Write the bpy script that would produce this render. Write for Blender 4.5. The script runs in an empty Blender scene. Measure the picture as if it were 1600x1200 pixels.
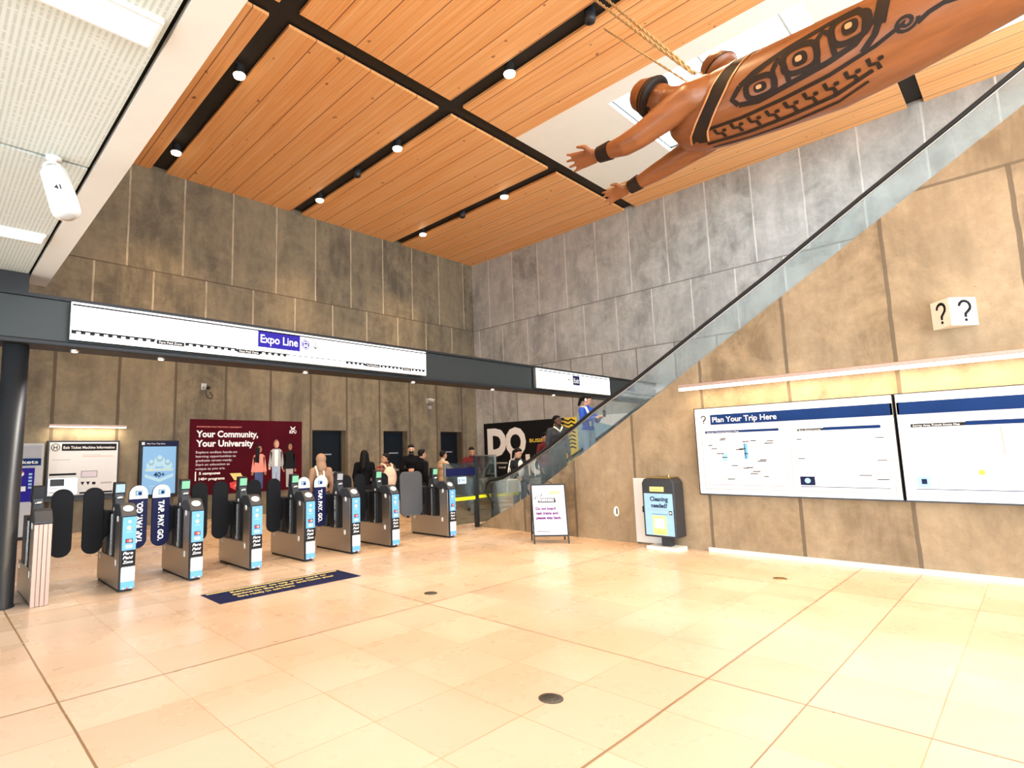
import bpy, bmesh, math, random
from mathutils import Vector, Matrix
random.seed(7)
S = bpy.context.scene
C = bpy.context.collection
PI = math.pi

# ------------------------------------------------------------------ camera
EYE = Vector((0.0, 0.0, 1.55))
F_PX, YAW, PITCH, ROLL, PX, PY = 869.956, 0.817906, 0.117948, -0.024707, 691.30, 606.93
def make_camera():
    fw = Vector((math.cos(PITCH)*math.cos(YAW), math.cos(PITCH)*math.sin(YAW), math.sin(PITCH)))
    rt = Vector((math.sin(YAW), -math.cos(YAW), 0)); up = rt.cross(fw)
    c, s = math.cos(ROLL), math.sin(ROLL)
    r2 = c*rt + s*up; u2 = -s*rt + c*up
    cd = bpy.data.cameras.new('camera'); cam = bpy.data.objects.new('camera', cd); C.objects.link(cam)
    cam.matrix_world = Matrix(((r2.x, u2.x, -fw.x, EYE.x), (r2.y, u2.y, -fw.y, EYE.y), (r2.z, u2.z, -fw.z, EYE.z), (0, 0, 0, 1)))
    cd.sensor_fit = 'HORIZONTAL'; cd.sensor_width = 36; cd.lens = F_PX/1600*36
    cd.shift_x = (800-PX)/1600; cd.shift_y = (PY-600)/1600
    cd.clip_start = 0.05; cd.clip_end = 200
    S.camera = cam
make_camera()

# ------------------------------------------------------------------ sky, exposure
S.view_settings.view_transform = 'Standard'; S.view_settings.look = 'None'
S.view_settings.gamma = 1.0; S.view_settings.use_curve_mapping = False
S.view_settings.exposure = 0.22
W = bpy.data.worlds.new('sky'); S.world = W; W.use_nodes = True
bg = W.node_tree.nodes['Background']
bg.inputs['Color'].default_value = (0.80, 0.91, 1.0, 1); bg.inputs['Strength'].default_value = 10.0
S.cycles.max_bounces = 8; S.cycles.diffuse_bounces = 4; S.cycles.glossy_bounces = 3
S.cycles.transparent_max_bounces = 12; S.cycles.sample_clamp_indirect = 6.0
S.cycles.caustics_reflective = False; S.cycles.caustics_refractive = False
WARM = (1.0, 0.70, 0.38)
WHITE = (1.0, 0.96, 0.90)

# ------------------------------------------------------------------ materials
def _n(t, k, **kw):
    n = t.nodes.new(k)
    for a, v in kw.items(): setattr(n, a, v)
    return n
def newmat(name):
    m = bpy.data.materials.new(name); m.use_nodes = True
    t = m.node_tree; return m, t, t.nodes['Principled BSDF']
def pm(name, rgb, rough=0.5, metal=0.0, var=0.08, scale=9.0, bump=0.0, emit=0.0, spec=0.3, emit_rgb=None):
    m, t, b = newmat(name)
    tc = _n(t, 'ShaderNodeTexCoord'); no = _n(t, 'ShaderNodeTexNoise')
    no.inputs['Scale'].default_value = scale; no.inputs['Detail'].default_value = 4
    t.links.new(tc.outputs['Object'], no.inputs['Vector'])
    mx = _n(t, 'ShaderNodeMix', data_type='RGBA')
    t.links.new(no.outputs['Fac'], mx.inputs['Factor'])
    lo = [max(0, c*(1-var)) for c in rgb]; hi = [min(1, c*(1+var)) for c in rgb]
    mx.inputs[6].default_value = (*lo, 1); mx.inputs[7].default_value = (*hi, 1)
    t.links.new(mx.outputs[2], b.inputs['Base Color'])
    b.inputs['Roughness'].default_value = rough; b.inputs['Metallic'].default_value = metal
    b.inputs['Specular IOR Level'].default_value = spec
    if bump:
        bp = _n(t, 'ShaderNodeBump'); bp.inputs['Strength'].default_value = bump; bp.inputs['Distance'].default_value = 0.01
        t.links.new(no.outputs['Fac'], bp.inputs['Height']); t.links.new(bp.outputs['Normal'], b.inputs['Normal'])
    if emit:
        b.inputs['Emission Color'].default_value = (*(emit_rgb or rgb), 1); b.inputs['Emission Strength'].default_value = emit
    return m
def math_n(t, op, a, b=None, c=None):
    n = _n(t, 'ShaderNodeMath', operation=op)
    for i, v in enumerate((a, b, c)):
        if v is None: continue
        if isinstance(v, (int, float)): n.inputs[i].default_value = v
        else: t.links.new(v, n.inputs[i])
    return n.outputs[0]
def mixc(t, f, a, b):
    n = _n(t, 'ShaderNodeMix', data_type='RGBA')
    for s, v in ((n.inputs['Factor'], f), (n.inputs[6], a), (n.inputs[7], b)):
        if isinstance(v, (int, float)): s.default_value = v
        elif isinstance(v, tuple): s.default_value = (*v, 1) if len(v) == 3 else v
        else: t.links.new(v, s)
    return n.outputs[2]
def line(t, co, off, sp, w):
    """1 on a line of half width w at every off + k*sp along the coordinate"""
    u = math_n(t, 'DIVIDE', math_n(t, 'SUBTRACT', co, off), sp)
    f = math_n(t, 'FRACT', u)
    d = math_n(t, 'SUBTRACT', 0.5, math_n(t, 'ABSOLUTE', math_n(t, 'SUBTRACT', f, 0.5)))
    return math_n(t, 'LESS_THAN', math_n(t, 'MULTIPLY', d, sp), w)
def noise(t, vec, scale, detail=5, rough=0.55, dist=0.0):
    n = _n(t, 'ShaderNodeTexNoise'); n.inputs['Scale'].default_value = scale; n.inputs['Detail'].default_value = detail
    n.inputs['Roughness'].default_value = rough; n.inputs['Distortion'].default_value = dist
    t.links.new(vec, n.inputs['Vector']); return n.outputs['Fac']
def ramp(t, f, p0, p1):
    n = _n(t, 'ShaderNodeMapRange'); t.links.new(f, n.inputs[0])
    n.inputs[1].default_value = p0; n.inputs[2].default_value = p1; return n.outputs[0]
def scaled(t, co, sx, sy, sz):
    m = _n(t, 'ShaderNodeMapping'); m.inputs['Scale'].default_value = (sx, sy, sz); t.links.new(co, m.inputs['Vector']); return m.outputs[0]

def floor_mat():
    m, t, b = newmat('cream_stone_floor')
    tc = _n(t, 'ShaderNodeTexCoord'); co = tc.outputs['Object']
    xyz = _n(t, 'ShaderNodeSeparateXYZ'); t.links.new(co, xyz.inputs[0]); x, y = xyz.outputs[0], xyz.outputs[1]
    a = ramp(t, noise(t, co, 0.55, 4, 0.5, 0.0), 0.34, 0.70)
    a2 = ramp(t, noise(t, co, 2.2, 3, 0.45, 0.0), 0.3, 0.75)
    col = mixc(t, a, (0.60, 0.475, 0.365), (0.50, 0.335, 0.205))
    col = mixc(t, math_n(t, 'MULTIPLY', a2, 0.30), col, (0.62, 0.51, 0.41))
    # single tiles differ a little
    tile = _n(t, 'ShaderNodeTexWhiteNoise', noise_dimensions='2D')
    cmb = _n(t, 'ShaderNodeCombineXYZ')
    t.links.new(math_n(t, 'FLOOR', math_n(t, 'DIVIDE', math_n(t, 'SUBTRACT', x, 0.763), 0.6465)), cmb.inputs[0])
    t.links.new(math_n(t, 'FLOOR', math_n(t, 'DIVIDE', math_n(t, 'SUBTRACT', y, 1.13), 0.5715)), cmb.inputs[1])
    t.links.new(cmb.outputs[0], tile.inputs['Vector'])
    col = mixc(t, math_n(t, 'MULTIPLY', tile.outputs['Value'], 0.40), col, (0.40, 0.27, 0.165))
    spots = math_n(t, 'GREATER_THAN', noise(t, co, 38, 2), 0.735)
    col = mixc(t, math_n(t, 'MULTIPLY', spots, 0.20), col, (0.35, 0.22, 0.12))
    wob = math_n(t, 'MULTIPLY', noise(t, co, 1.6, 3), 0.01)
    x2 = math_n(t, 'ADD', x, wob); y2 = math_n(t, 'ADD', y, wob)
    thin = math_n(t, 'MAXIMUM', line(t, x2, 0.767, 0.6465, 0.0035), line(t, y2, 1.135, 0.5715, 0.0035))
    fade = ramp(t, noise(t, co, 0.7, 3), 0.35, 0.6)
    col = mixc(t, math_n(t, 'MULTIPLY', thin, math_n(t, 'MULTIPLY_ADD', fade, 0.50, 0.35)), col, (0.36, 0.20, 0.09))
    bold = math_n(t, 'MAXIMUM', line(t, x2, 0.767, 3.2325, 0.0075), line(t, y2, 1.715, 2.858, 0.0070))
    bold = math_n(t, 'MAXIMUM', bold, line(t, y2, 1.135, 5.7, 0.0045))
    col = mixc(t, math_n(t, 'MULTIPLY', bold, 0.85), col, (0.20, 0.11, 0.05))
    t.links.new(col, b.inputs['Base Color'])
    rg = math_n(t, 'MULTIPLY_ADD', a2, 0.18, 0.22); t.links.new(rg, b.inputs['Roughness'])
    bp = _n(t, 'ShaderNodeBump'); bp.inputs['Strength'].default_value = 0.25; bp.inputs['Distance'].default_value = 0.01
    t.links.new(math_n(t, 'SUBTRACT', 1.0, math_n(t, 'MAXIMUM', thin, bold)), bp.inputs['Height'])
    t.links.new(bp.outputs['Normal'], b.inputs['Normal'])
    return m

def concrete_mat(name, axis, sp, offs, base, dark, light, seam_low, seam_high, w_low, w_high, seam_tops=(4.67, 6.44), low_sp=None):
    """cast concrete: three courses of panels, vertical seams at offs (low, middle, top course)"""
    m, t, b = newmat(name)
    tc = _n(t, 'ShaderNodeTexCoord'); co = tc.outputs['Object']
    xyz = _n(t, 'ShaderNodeSeparateXYZ'); t.links.new(co, xyz.inputs[0]); z = xyz.outputs[2]
    u = xyz.outputs[0 if axis == 'X' else 1]
    streak = scaled(t, co, 1, 1, 0.25)
    a = ramp(t, noise(t, co, 1.1, 9, 0.72, 0.5), 0.40, 0.58)
    s = ramp(t, noise(t, streak, 2.2, 7, 0.66), 0.40, 0.64)
    g = ramp(t, noise(t, co, 7, 6, 0.68), 0.36, 0.68)
    col = mixc(t, a, base, dark)
    col = mixc(t, math_n(t, 'MULTIPLY', s, 0.55), col, light)
    col = mixc(t, math_n(t, 'MULTIPLY', g, 0.45), col, dark)
    hi = math_n(t, 'GREATER_THAN', z, seam_tops[0]); top = math_n(t, 'GREATER_THAN', z, seam_tops[1])
    lo = math_n(t, 'SUBTRACT', 1.0, hi); mid = math_n(t, 'SUBTRACT', hi, top)
    # a panel to panel change of tone
    cell = _n(t, 'ShaderNodeTexWhiteNoise', noise_dimensions='2D'); cm = _n(t, 'ShaderNodeCombineXYZ')
    off = math_n(t, 'ADD', math_n(t, 'MULTIPLY', lo, offs[0]), math_n(t, 'ADD', math_n(t, 'MULTIPLY', mid, offs[1]), math_n(t, 'MULTIPLY', top, offs[2])))
    uo = math_n(t, 'SUBTRACT', u, off)
    t.links.new(math_n(t, 'FLOOR', math_n(t, 'DIVIDE', uo, sp)), cm.inputs[0])
    t.links.new(math_n(t, 'ADD', hi, top), cm.inputs[1]); t.links.new(cm.outputs[0], cell.inputs['Vector'])
    col = mixc(t, math_n(t, 'MULTIPLY', cell.outputs['Value'], 0.30), col, light)
    wob = math_n(t, 'MULTIPLY_ADD', noise(t, co, 2.5, 4), 0.03, -0.015)
    uw = math_n(t, 'ADD', uo, wob)
    vl = line(t, uw, 0.0, low_sp or sp, w_low); vh = line(t, uw, 0.0, sp, w_high)
    col = mixc(t, math_n(t, 'MULTIPLY', math_n(t, 'MULTIPLY', vl, lo), 0.85), col, seam_low)
    brk = ramp(t, noise(t, co, 1.7, 4), 0.33, 0.55)
    col = mixc(t, math_n(t, 'MULTIPLY', math_n(t, 'MULTIPLY', vh, hi), math_n(t, 'MULTIPLY_ADD', brk, 0.5, 0.3)), col, seam_high)
    hz = 0
    for zz in seam_tops:
        h = math_n(t, 'LESS_THAN', math_n(t, 'ABSOLUTE', math_n(t, 'SUBTRACT', z, zz)), 0.018)
        hz = h if hz == 0 else math_n(t, 'MAXIMUM', hz, h)
    col = mixc(t, math_n(t, 'MULTIPLY', hz, 0.75), col, seam_low)
    holes = math_n(t, 'GREATER_THAN', noise(t, co, 30, 2), 0.73)
    col = mixc(t, math_n(t, 'MULTIPLY', holes, 0.45), col, dark)
    t.links.new(col, b.inputs['Base Color']); b.inputs['Roughness'].default_value = 0.8
    b.inputs['Specular IOR Level'].default_value = 0.3
    bp = _n(t, 'ShaderNodeBump'); bp.inputs['Strength'].default_value = 0.35; bp.inputs['Distance'].default_value = 0.02
    hgt = math_n(t, 'SUBTRACT', math_n(t, 'MULTIPLY', g, 0.25), math_n(t, 'MAXIMUM', math_n(t, 'MULTIPLY', vl, lo), hz))
    t.links.new(hgt, bp.inputs['Height']); t.links.new(bp.outputs['Normal'], b.inputs['Normal'])
    return m

def wood_mat(name='cedar_plank', off=4.27, sp=0.61, c0=(0.84, 0.335, 0.09), c1=(0.98, 0.57, 0.25), c2=(0.46, 0.11, 0.015)):
    m, t, b = newmat(name)
    tc = _n(t, 'ShaderNodeTexCoord'); co = tc.outputs['Object']
    xyz = _n(t, 'ShaderNodeSeparateXYZ'); t.links.new(co, xyz.inputs[0]); x = xyz.outputs[0]
    gr = noise(t, scaled(t, co, 14, 0.35, 14), 1.0, 6, 0.65, 0.3)
    fine = noise(t, scaled(t, co, 60, 0.9, 60), 1.0, 3, 0.6)
    big = ramp(t, noise(t, scaled(t, co, 1.5, 0.4, 1), 0.7, 4), 0.35, 0.65)
    col = mixc(t, ramp(t, gr, 0.32, 0.7), c0, c1)
    col = mixc(t, math_n(t, 'MULTIPLY', ramp(t, fine, 0.45, 0.75), 0.35), col, c2)
    col = mixc(t, math_n(t, 'MULTIPLY', big, 0.25), col, c1)
    cell = _n(t, 'ShaderNodeTexWhiteNoise', noise_dimensions='1D')
    t.links.new(math_n(t, 'FLOOR', math_n(t, 'DIVIDE', math_n(t, 'SUBTRACT', x, off), sp/4)), cell.inputs['W'])
    col = mixc(t, math_n(t, 'MULTIPLY', cell.outputs['Value'], 0.30), col, c0)
    l1 = line(t, x, off, sp, 0.010); l2 = line(t, x, off, sp/4, 0.004)
    col = mixc(t, math_n(t, 'MULTIPLY', l2, 0.45), col, c2)
    col = mixc(t, math_n(t, 'MULTIPLY', l1, 0.9), col, (0.20, 0.05, 0.015))
    kn = math_n(t, 'GREATER_THAN', noise(t, scaled(t, co, 7, 5, 7), 1.0, 1), 0.765)
    col = mixc(t, math_n(t, 'MULTIPLY', kn, 0.75), col, (0.22, 0.06, 0.02))
    t.links.new(col, b.inputs['Base Color']); b.inputs['Roughness'].default_value = 0.45
    return m

def ribbed_mat():
    m, t, b = newmat('perforated_white_metal')
    tc = _n(t, 'ShaderNodeTexCoord'); co = tc.outputs['Object']
    xyz = _n(t, 'ShaderNodeSeparateXYZ'); t.links.new(co, xyz.inputs[0])
    l = line(t, xyz.outputs[0], 0.0, 0.030, 0.007)
    br = math_n(t, 'GREATER_THAN', noise(t, scaled(t, co, 8, 60, 8), 1.0, 2), 0.42)
    col = mixc(t, math_n(t, 'MULTIPLY', math_n(t, 'MULTIPLY', l, br), 0.55), (0.57, 0.61, 0.585), (0.32, 0.37, 0.335))
    t.links.new(col, b.inputs['Base Color']); b.inputs['Roughness'].default_value = 0.5
    return m

def glass_mat(name, tint=(0.90, 0.96, 0.95), refl=1.0, haze=0.05):
    m = bpy.data.materials.new(name); m.use_nodes = True; t = m.node_tree
    for n in list(t.nodes):
        if n.type != 'OUTPUT_MATERIAL': t.nodes.remove(n)
    out = [n for n in t.nodes if n.type == 'OUTPUT_MATERIAL'][0]
    tr = _n(t, 'ShaderNodeBsdfTransparent'); tr.inputs['Color'].default_value = (*tint, 1)
    gl = _n(t, 'ShaderNodeBsdfGlossy'); gl.inputs['Roughness'].default_value = 0.02
    df = _n(t, 'ShaderNodeBsdfDiffuse'); df.inputs['Color'].default_value = (0.7, 0.82, 0.85, 1)
    tc = _n(t, 'ShaderNodeTexCoord'); nz = noise(t, tc.outputs['Object'], 3.0, 4)
    fr = _n(t, 'ShaderNodeFresnel'); fr.inputs['IOR'].default_value = 1.5
    f = math_n(t, 'MULTIPLY', fr.outputs[0], refl)
    m0 = _n(t, 'ShaderNodeMixShader'); t.links.new(math_n(t, 'MULTIPLY', nz, haze*2), m0.inputs[0])
    t.links.new(tr.outputs[0], m0.inputs[1]); t.links.new(df.outputs[0], m0.inputs[2])
    m1 = _n(t, 'ShaderNodeMixShader'); t.links.new(f, m1.inputs[0]); t.links.new(m0.outputs[0], m1.inputs[1]); t.links.new(gl.outputs[0], m1.inputs[2])
    t.links.new(m1.outputs[0], out.inputs['Surface'])
    return m

def brushed(name, rgb, rough=0.32, metal=1.0):
    m, t, b = newmat(name)
    tc = _n(t, 'ShaderNodeTexCoord')
    f = noise(t, scaled(t, tc.outputs['Object'], 3, 3, 120), 1.0, 3)
    t.links.new(mixc(t, f, tuple(c*0.82 for c in rgb), rgb), b.inputs['Base Color'])
    t.links.new(math_n(t, 'MULTIPLY_ADD', f, 0.2, rough-0.1), b.inputs['Roughness'])
    b.inputs['Metallic'].default_value = metal
    return m

def plaid_mat():
    m, t, b = newmat('plaid_flannel')
    tc = _n(t, 'ShaderNodeTexCoord'); co = tc.outputs['Object']
    xyz = _n(t, 'ShaderNodeSeparateXYZ'); t.links.new(co, xyz.inputs[0])
    a = line(t, xyz.outputs[0], 0, 0.09, 0.02); c = line(t, xyz.outputs[2], 0, 0.09, 0.02)
    col = mixc(t, a, (0.22, 0.03, 0.02), (0.03, 0.01, 0.01)); col = mixc(t, math_n(t, 'MULTIPLY', c, 0.6), col, (0.30, 0.16, 0.10))
    t.links.new(col, b.inputs['Base Color']); b.inputs['Roughness'].default_value = 0.9
    return m

M = {}
M['floor'] = floor_mat()
M['wood'] = wood_mat()
M['conc_back'] = concrete_mat('warm_cast_concrete', 'X', 1.335, (2.13, 4.13, 3.50), (0.185, 0.146, 0.093), (0.078, 0.066, 0.048), (0.30, 0.238, 0.148),
                              (0.075, 0.055, 0.035), (0.48, 0.40, 0.28), 0.035, 0.022, low_sp=1.31)
M['conc_right'] = concrete_mat('grey_cast_concrete', 'Y', 1.2, (10.7, 13.68, 14.30), (0.45, 0.45, 0.415), (0.24, 0.235, 0.215), (0.62, 0.62, 0.585),
                               (0.16, 0.15, 0.13), (0.72, 0.71, 0.66), 0.018, 0.018)
M['conc_front'] = concrete_mat('amber_lit_concrete', 'Y', 1.2, (3.545, 2.945, 2.945), (0.30, 0.212, 0.120), (0.132, 0.088, 0.046), (0.42, 0.315, 0.198),
                               (0.11, 0.08, 0.05), (0.24, 0.18, 0.12), 0.022, 0.022)  # grey concrete; the warm lamp light on it is put into this amber
M['white_metal'] = pm('white_painted_metal', (0.62, 0.61, 0.575), 0.45, var=0.03)
M['cream'] = pm('cream_plaster', (0.95, 0.90, 0.80), 0.6, var=0.03, scale=3)
M['ribbed'] = ribbed_mat()
M['black_gap'] = pm('black_channel', (0.022, 0.018, 0.015), 0.6, var=0.2)
M['black'] = pm('black_plastic', (0.008, 0.008, 0.009), 0.5, var=0.2, spec=0.3)
M['rubber'] = pm('black_rubber', (0.006, 0.006, 0.007), 0.65, var=0.15, spec=0.12)
M['dark_grey'] = pm('charcoal_plastic', (0.024, 0.025, 0.028), 0.42, var=0.12, spec=0.35)
M['beam'] = pm('slate_painted_steel', (0.022, 0.025, 0.024), 0.45, var=0.06, scale=2, spec=0.25)
M['column'] = pm('dark_painted_steel', (0.016, 0.017, 0.019), 0.38, var=0.08, scale=3)
M['steel'] = brushed('brushed_steel', (0.55, 0.53, 0.49), 0.36)
M['bronze_steel'] = brushed('warm_brushed_steel', (0.40, 0.27, 0.21), 0.45, 0.55)
M['chrome'] = brushed('bright_steel', (0.80, 0.80, 0.78), 0.2)
M['brass'] = brushed('dull_brass', (0.35, 0.25, 0.10), 0.45)
M['iron'] = pm('cast_iron', (0.10, 0.085, 0.065), 0.6, metal=0.6, var=0.4, scale=60)
M['glass'] = glass_mat('balustrade_glass', (0.88, 0.94, 0.95), 1.15, 0.07)
M['glass_clear'] = glass_mat('partition_glass', (0.84, 0.90, 0.87), 0.8, 0.02)
M['sky_glass'] = glass_mat('skylight_glass', (0.97, 0.99, 1.0), 0.3, 0.05)
M['door'] = pm('dark_navy_door_paint', (0.006, 0.009, 0.013), 0.6, var=0.1, spec=0.12)
M['white'] = pm('matt_white_print', (0.66, 0.66, 0.64), 0.6, var=0.02)
M['bright'] = pm('dim_zone_white_print', (0.88, 0.87, 0.85), 0.6, var=0.02)  # same white print, colour raised to make up for dim light on it
M['pinkwhite'] = pm('pale_pink_print', (0.60, 0.54, 0.59), 0.6, var=0.02)
M['ink'] = pm('black_ink', (0.006, 0.006, 0.008), 0.65, var=0.1, spec=0.2)
M['navy'] = pm('navy_print', (0.003, 0.005, 0.042), 0.6, var=0.15, spec=0.2)
M['deepblue'] = pm('deep_blue_print', (0.018, 0.012, 0.22), 0.6, var=0.05, spec=0.1)
M['royal'] = pm('royal_blue_header', (0.004, 0.020, 0.090), 0.6, var=0.25, scale=2, spec=0.08)
M['paleblue'] = pm('pale_blue_print', (0.27, 0.46, 0.60), 0.5, var=0.08)
M['skyblue'] = pm('sky_blue_print', (0.115, 0.33, 0.56), 0.45, var=0.05)
M['grey'] = pm('grey_print', (0.30, 0.30, 0.31), 0.5)
M['lightgrey'] = pm('light_grey_print', (0.40, 0.40, 0.40), 0.5)
M['yellow'] = pm('yellow_print', (0.85, 0.66, 0.08), 0.5, var=0.04)
M['paleyellow'] = pm('pale_yellow_print', (0.72, 0.58, 0.20), 0.5, var=0.04)
M['neon'] = pm('bright_yellow_tape', (0.80, 0.78, 0.02), 0.45, var=0.05)
M['maroon'] = pm('maroon_print', (0.060, 0.003, 0.008), 0.7, var=0.5, scale=1.2, spec=0.06)
M['coral'] = pm('coral_print', (0.85, 0.28, 0.22), 0.5)
M['denim'] = pm('denim_print', (0.06, 0.10, 0.24), 0.7, var=0.3)
M['paledenim'] = pm('pale_denim_print', (0.35, 0.44, 0.60), 0.7, var=0.2)
M['red'] = pm('red_print', (0.62, 0.05, 0.05), 0.5)
M['orange'] = pm('orange_print', (0.85, 0.36, 0.06), 0.5)
M['purple'] = pm('purple_print', (0.10, 0.004, 0.12), 0.5)
M['sign_white'] = pm('lit_sign_face', (0.9, 0.9, 0.88), 0.5, var=0.01, emit=1.05, emit_rgb=(1.0, 0.99, 0.96))
M['screen_blue'] = pm('lit_blue_screen', (0.04, 0.07, 0.10), 0.3, var=0.02, emit=0.62, emit_rgb=(0.33, 0.62, 0.95))
M['screen_white'] = pm('lit_pale_screen', (0.08, 0.09, 0.10), 0.3, var=0.02, emit=0.62, emit_rgb=(0.60, 0.90, 1.0))
M['screen_green'] = pm('lit_green_screen', (0.04, 0.09, 0.06), 0.3, var=0.02, emit=0.62, emit_rgb=(0.38, 0.95, 0.56))
M['tube'] = pm('lit_white_tube', (1, 1, 1), 0.4, var=0.01, emit=7.0, emit_rgb=(1.0, 0.95, 0.86))
M['bar'] = pm('lit_bar_tube', (1, 1, 1), 0.4, var=0.01, emit=3.0, emit_rgb=(1.0, 0.93, 0.80))
M['tube_warm'] = pm('lit_warm_tube', (1, 1, 1), 0.4, var=0.01, emit=4.0, emit_rgb=(1.0, 0.88, 0.70))
M['lamp'] = pm('lit_lamp_lens', (1, 1, 1), 0.4, var=0.01, emit=14.0, emit_rgb=(1.0, 0.86, 0.58))
M['spot'] = pm('lit_small_lens', (1, 1, 1), 0.4, var=0.01, emit=4.0, emit_rgb=(1.0, 0.95, 0.85))
M['cube_white'] = pm('ivory_sign_paint', (0.80, 0.74, 0.60), 0.5, var=0.04)

# ------------------------------------------------------------------ mesh helpers
class MB:
    def __init__(self, o=None):
        self.v = []; self.f = []; self.mi = []; self.sm = []; self.o = Vector(o.location) if o else Vector((0, 0, 0)); self.mats = []
    def m(self, mat):
        if mat not in self.mats: self.mats.append(mat)
        return self.mats.index(mat)
    def add(self, vs, fs, mat, smooth=False):
        b = len(self.v); self.v += [Vector(p) - self.o for p in vs]; k = self.m(mat)
        for f in fs: self.f.append([b+i for i in f]); self.mi.append(k); self.sm.append(smooth)
        return self
    def box(self, x0, x1, y0, y1, z0, z1, mat):
        v = [(x, y, z) for x in (x0, x1) for y in (y0, y1) for z in (z0, z1)]
        return self.add(v, [(0, 1, 3, 2), (4, 6, 7, 5), (0, 4, 5, 1), (2, 3, 7, 6), (0, 2, 6, 4), (1, 5, 7, 3)], mat)
    def prism(self, pts, A, B, mat, smooth=False):
        """polygon pts (3D) swept from +A to +B"""
        A = Vector(A); B = Vector(B); n = len(pts); P = [Vector(p) for p in pts]
        v = [p+A for p in P] + [p+B for p in P]
        f = [tuple(range(n))[::-1], tuple(range(n, 2*n))] + [(i, (i+1) % n, n+(i+1) % n, n+i) for i in range(n)]
        return self.add(v, f, mat, smooth)
    def rings(self, rings, mat, cap=True, smooth=True, close=True):
        n = len(rings[0]); v = [p for r in rings for p in r]; f = []
        for k in range(len(rings)-1):
            for i in range(n if close else n-1):
                j = (i+1) % n; f.append((k*n+i, k*n+j, (k+1)*n+j, (k+1)*n+i))
        if cap: f.append(tuple(range(n))[::-1]); f.append(tuple((len(rings)-1)*n+i for i in range(n)))
        return self.add(v, f, mat, smooth)
    def cone(self, p0, p1, r0, r1, mat, n=24, smooth=True, cap=True):
        p0 = Vector(p0); p1 = Vector(p1); d = (p1-p0).normalized()
        a = d.orthogonal().normalized(); b = d.cross(a)
        R = lambda p, r: [p + (a*math.cos(2*PI*i/n) + b*math.sin(2*PI*i/n))*r for i in range(n)]
        self.rings([R(p0, r0), R(p1, r1)], mat, False, smooth)
        if cap:
            self.add(R(p0, r0), [tuple(range(n))[::-1]], mat); self.add(R(p1, r1), [tuple(range(n))], mat)
        return self
    def lathe(self, c, axis, prof, mat, n=24, cap=True):
        """prof: (distance along axis, radius)"""
        c = Vector(c); d = Vector(axis).normalized(); a = d.orthogonal().normalized(); b = d.cross(a)
        return self.rings([[c + d*h + (a*math.cos(2*PI*i/n) + b*math.sin(2*PI*i/n))*r for i in range(n)] for h, r in prof], mat, cap)
    def tube(self, path, r, mat, n=10, closed=False):
        P = [Vector(p) for p in path]; rr = r if isinstance(r, (list, tuple)) else [r]*len(P); rings = []
        up = None
        for i, p in enumerate(P):
            d = (P[(i+1) % len(P)] if (closed or i < len(P)-1) else p) - (P[i-1] if (closed or i > 0) else p)
            d.normalize()
            if up is None: up = d.orthogonal().normalized()
            a = (up - d*up.dot(d)).normalized(); up = a; b = d.cross(a)
            rings.append([p + (a*math.cos(2*PI*k/n) + b*math.sin(2*PI*k/n))*rr[i] for k in range(n)])
        if closed: rings.append(rings[0])
        return self.rings(rings, mat, not closed)
    def ball(self, c, r, mat, nu=16, nv=10, rot=None):
        c = Vector(c); r = (r, r, r) if isinstance(r, (int, float)) else r
        rings = []
        for j in range(nv+1):
            th = -PI/2 + PI*j/nv; q = []
            for i in range(nu):
                p = Vector((r[0]*math.cos(th)*math.cos(2*PI*i/nu), r[1]*math.cos(th)*math.sin(2*PI*i/nu), r[2]*math.sin(th)))
                q.append(c + (rot @ p if rot else p))
            rings.append(q)
        return self.rings(rings, mat, False)
    def mesh(self, name):
        me = bpy.data.meshes.new(name); me.from_pydata([tuple(p) for p in self.v], [], self.f)
        for mm in self.mats: me.materials.append(mm)
        me.polygons.foreach_set('material_index', self.mi); me.polygons.foreach_set('use_smooth', self.sm)
        me.validate(); me.update(); return me
    def build(self, name, parent=None, bevel=0.0, merge=False):
        me = self.mesh(name)
        bm = bmesh.new(); bm.from_mesh(me)
        if merge or bevel: bmesh.ops.remove_doubles(bm, verts=bm.verts, dist=1e-5)
        bmesh.ops.recalc_face_normals(bm, faces=bm.faces)
        bm.to_mesh(me); bm.free()
        return put(name, me, parent, bevel)
def put(name, me, parent=None, bevel=0.0):
    o = bpy.data.objects.new(name, me); C.objects.link(o)
    if parent: o.parent = parent
    if bevel:
        b = o.modifiers.new('edge', 'BEVEL'); b.width = bevel; b.segments = 2; b.limit_method = 'ANGLE'; b.angle_limit = 0.7
    return o
def thing(name, label, cat, loc=(0, 0, 0), rotz=0.0, group=None):
    o = bpy.data.objects.new(name, None); C.objects.link(o); o.empty_display_size = 0.1
    o.location = loc; o.rotation_euler = (0, 0, rotz); return tag(o, label, cat, group)
def tag(o, label, cat, group=None):
    o['label'] = label; o['category'] = cat
    if group: o['group'] = group
    return o
def struct(o, label=None):
    o['kind'] = 'structure'
    if label: o['label'] = label
    return o
def lab(o, label): o['label'] = label; return o

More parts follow.
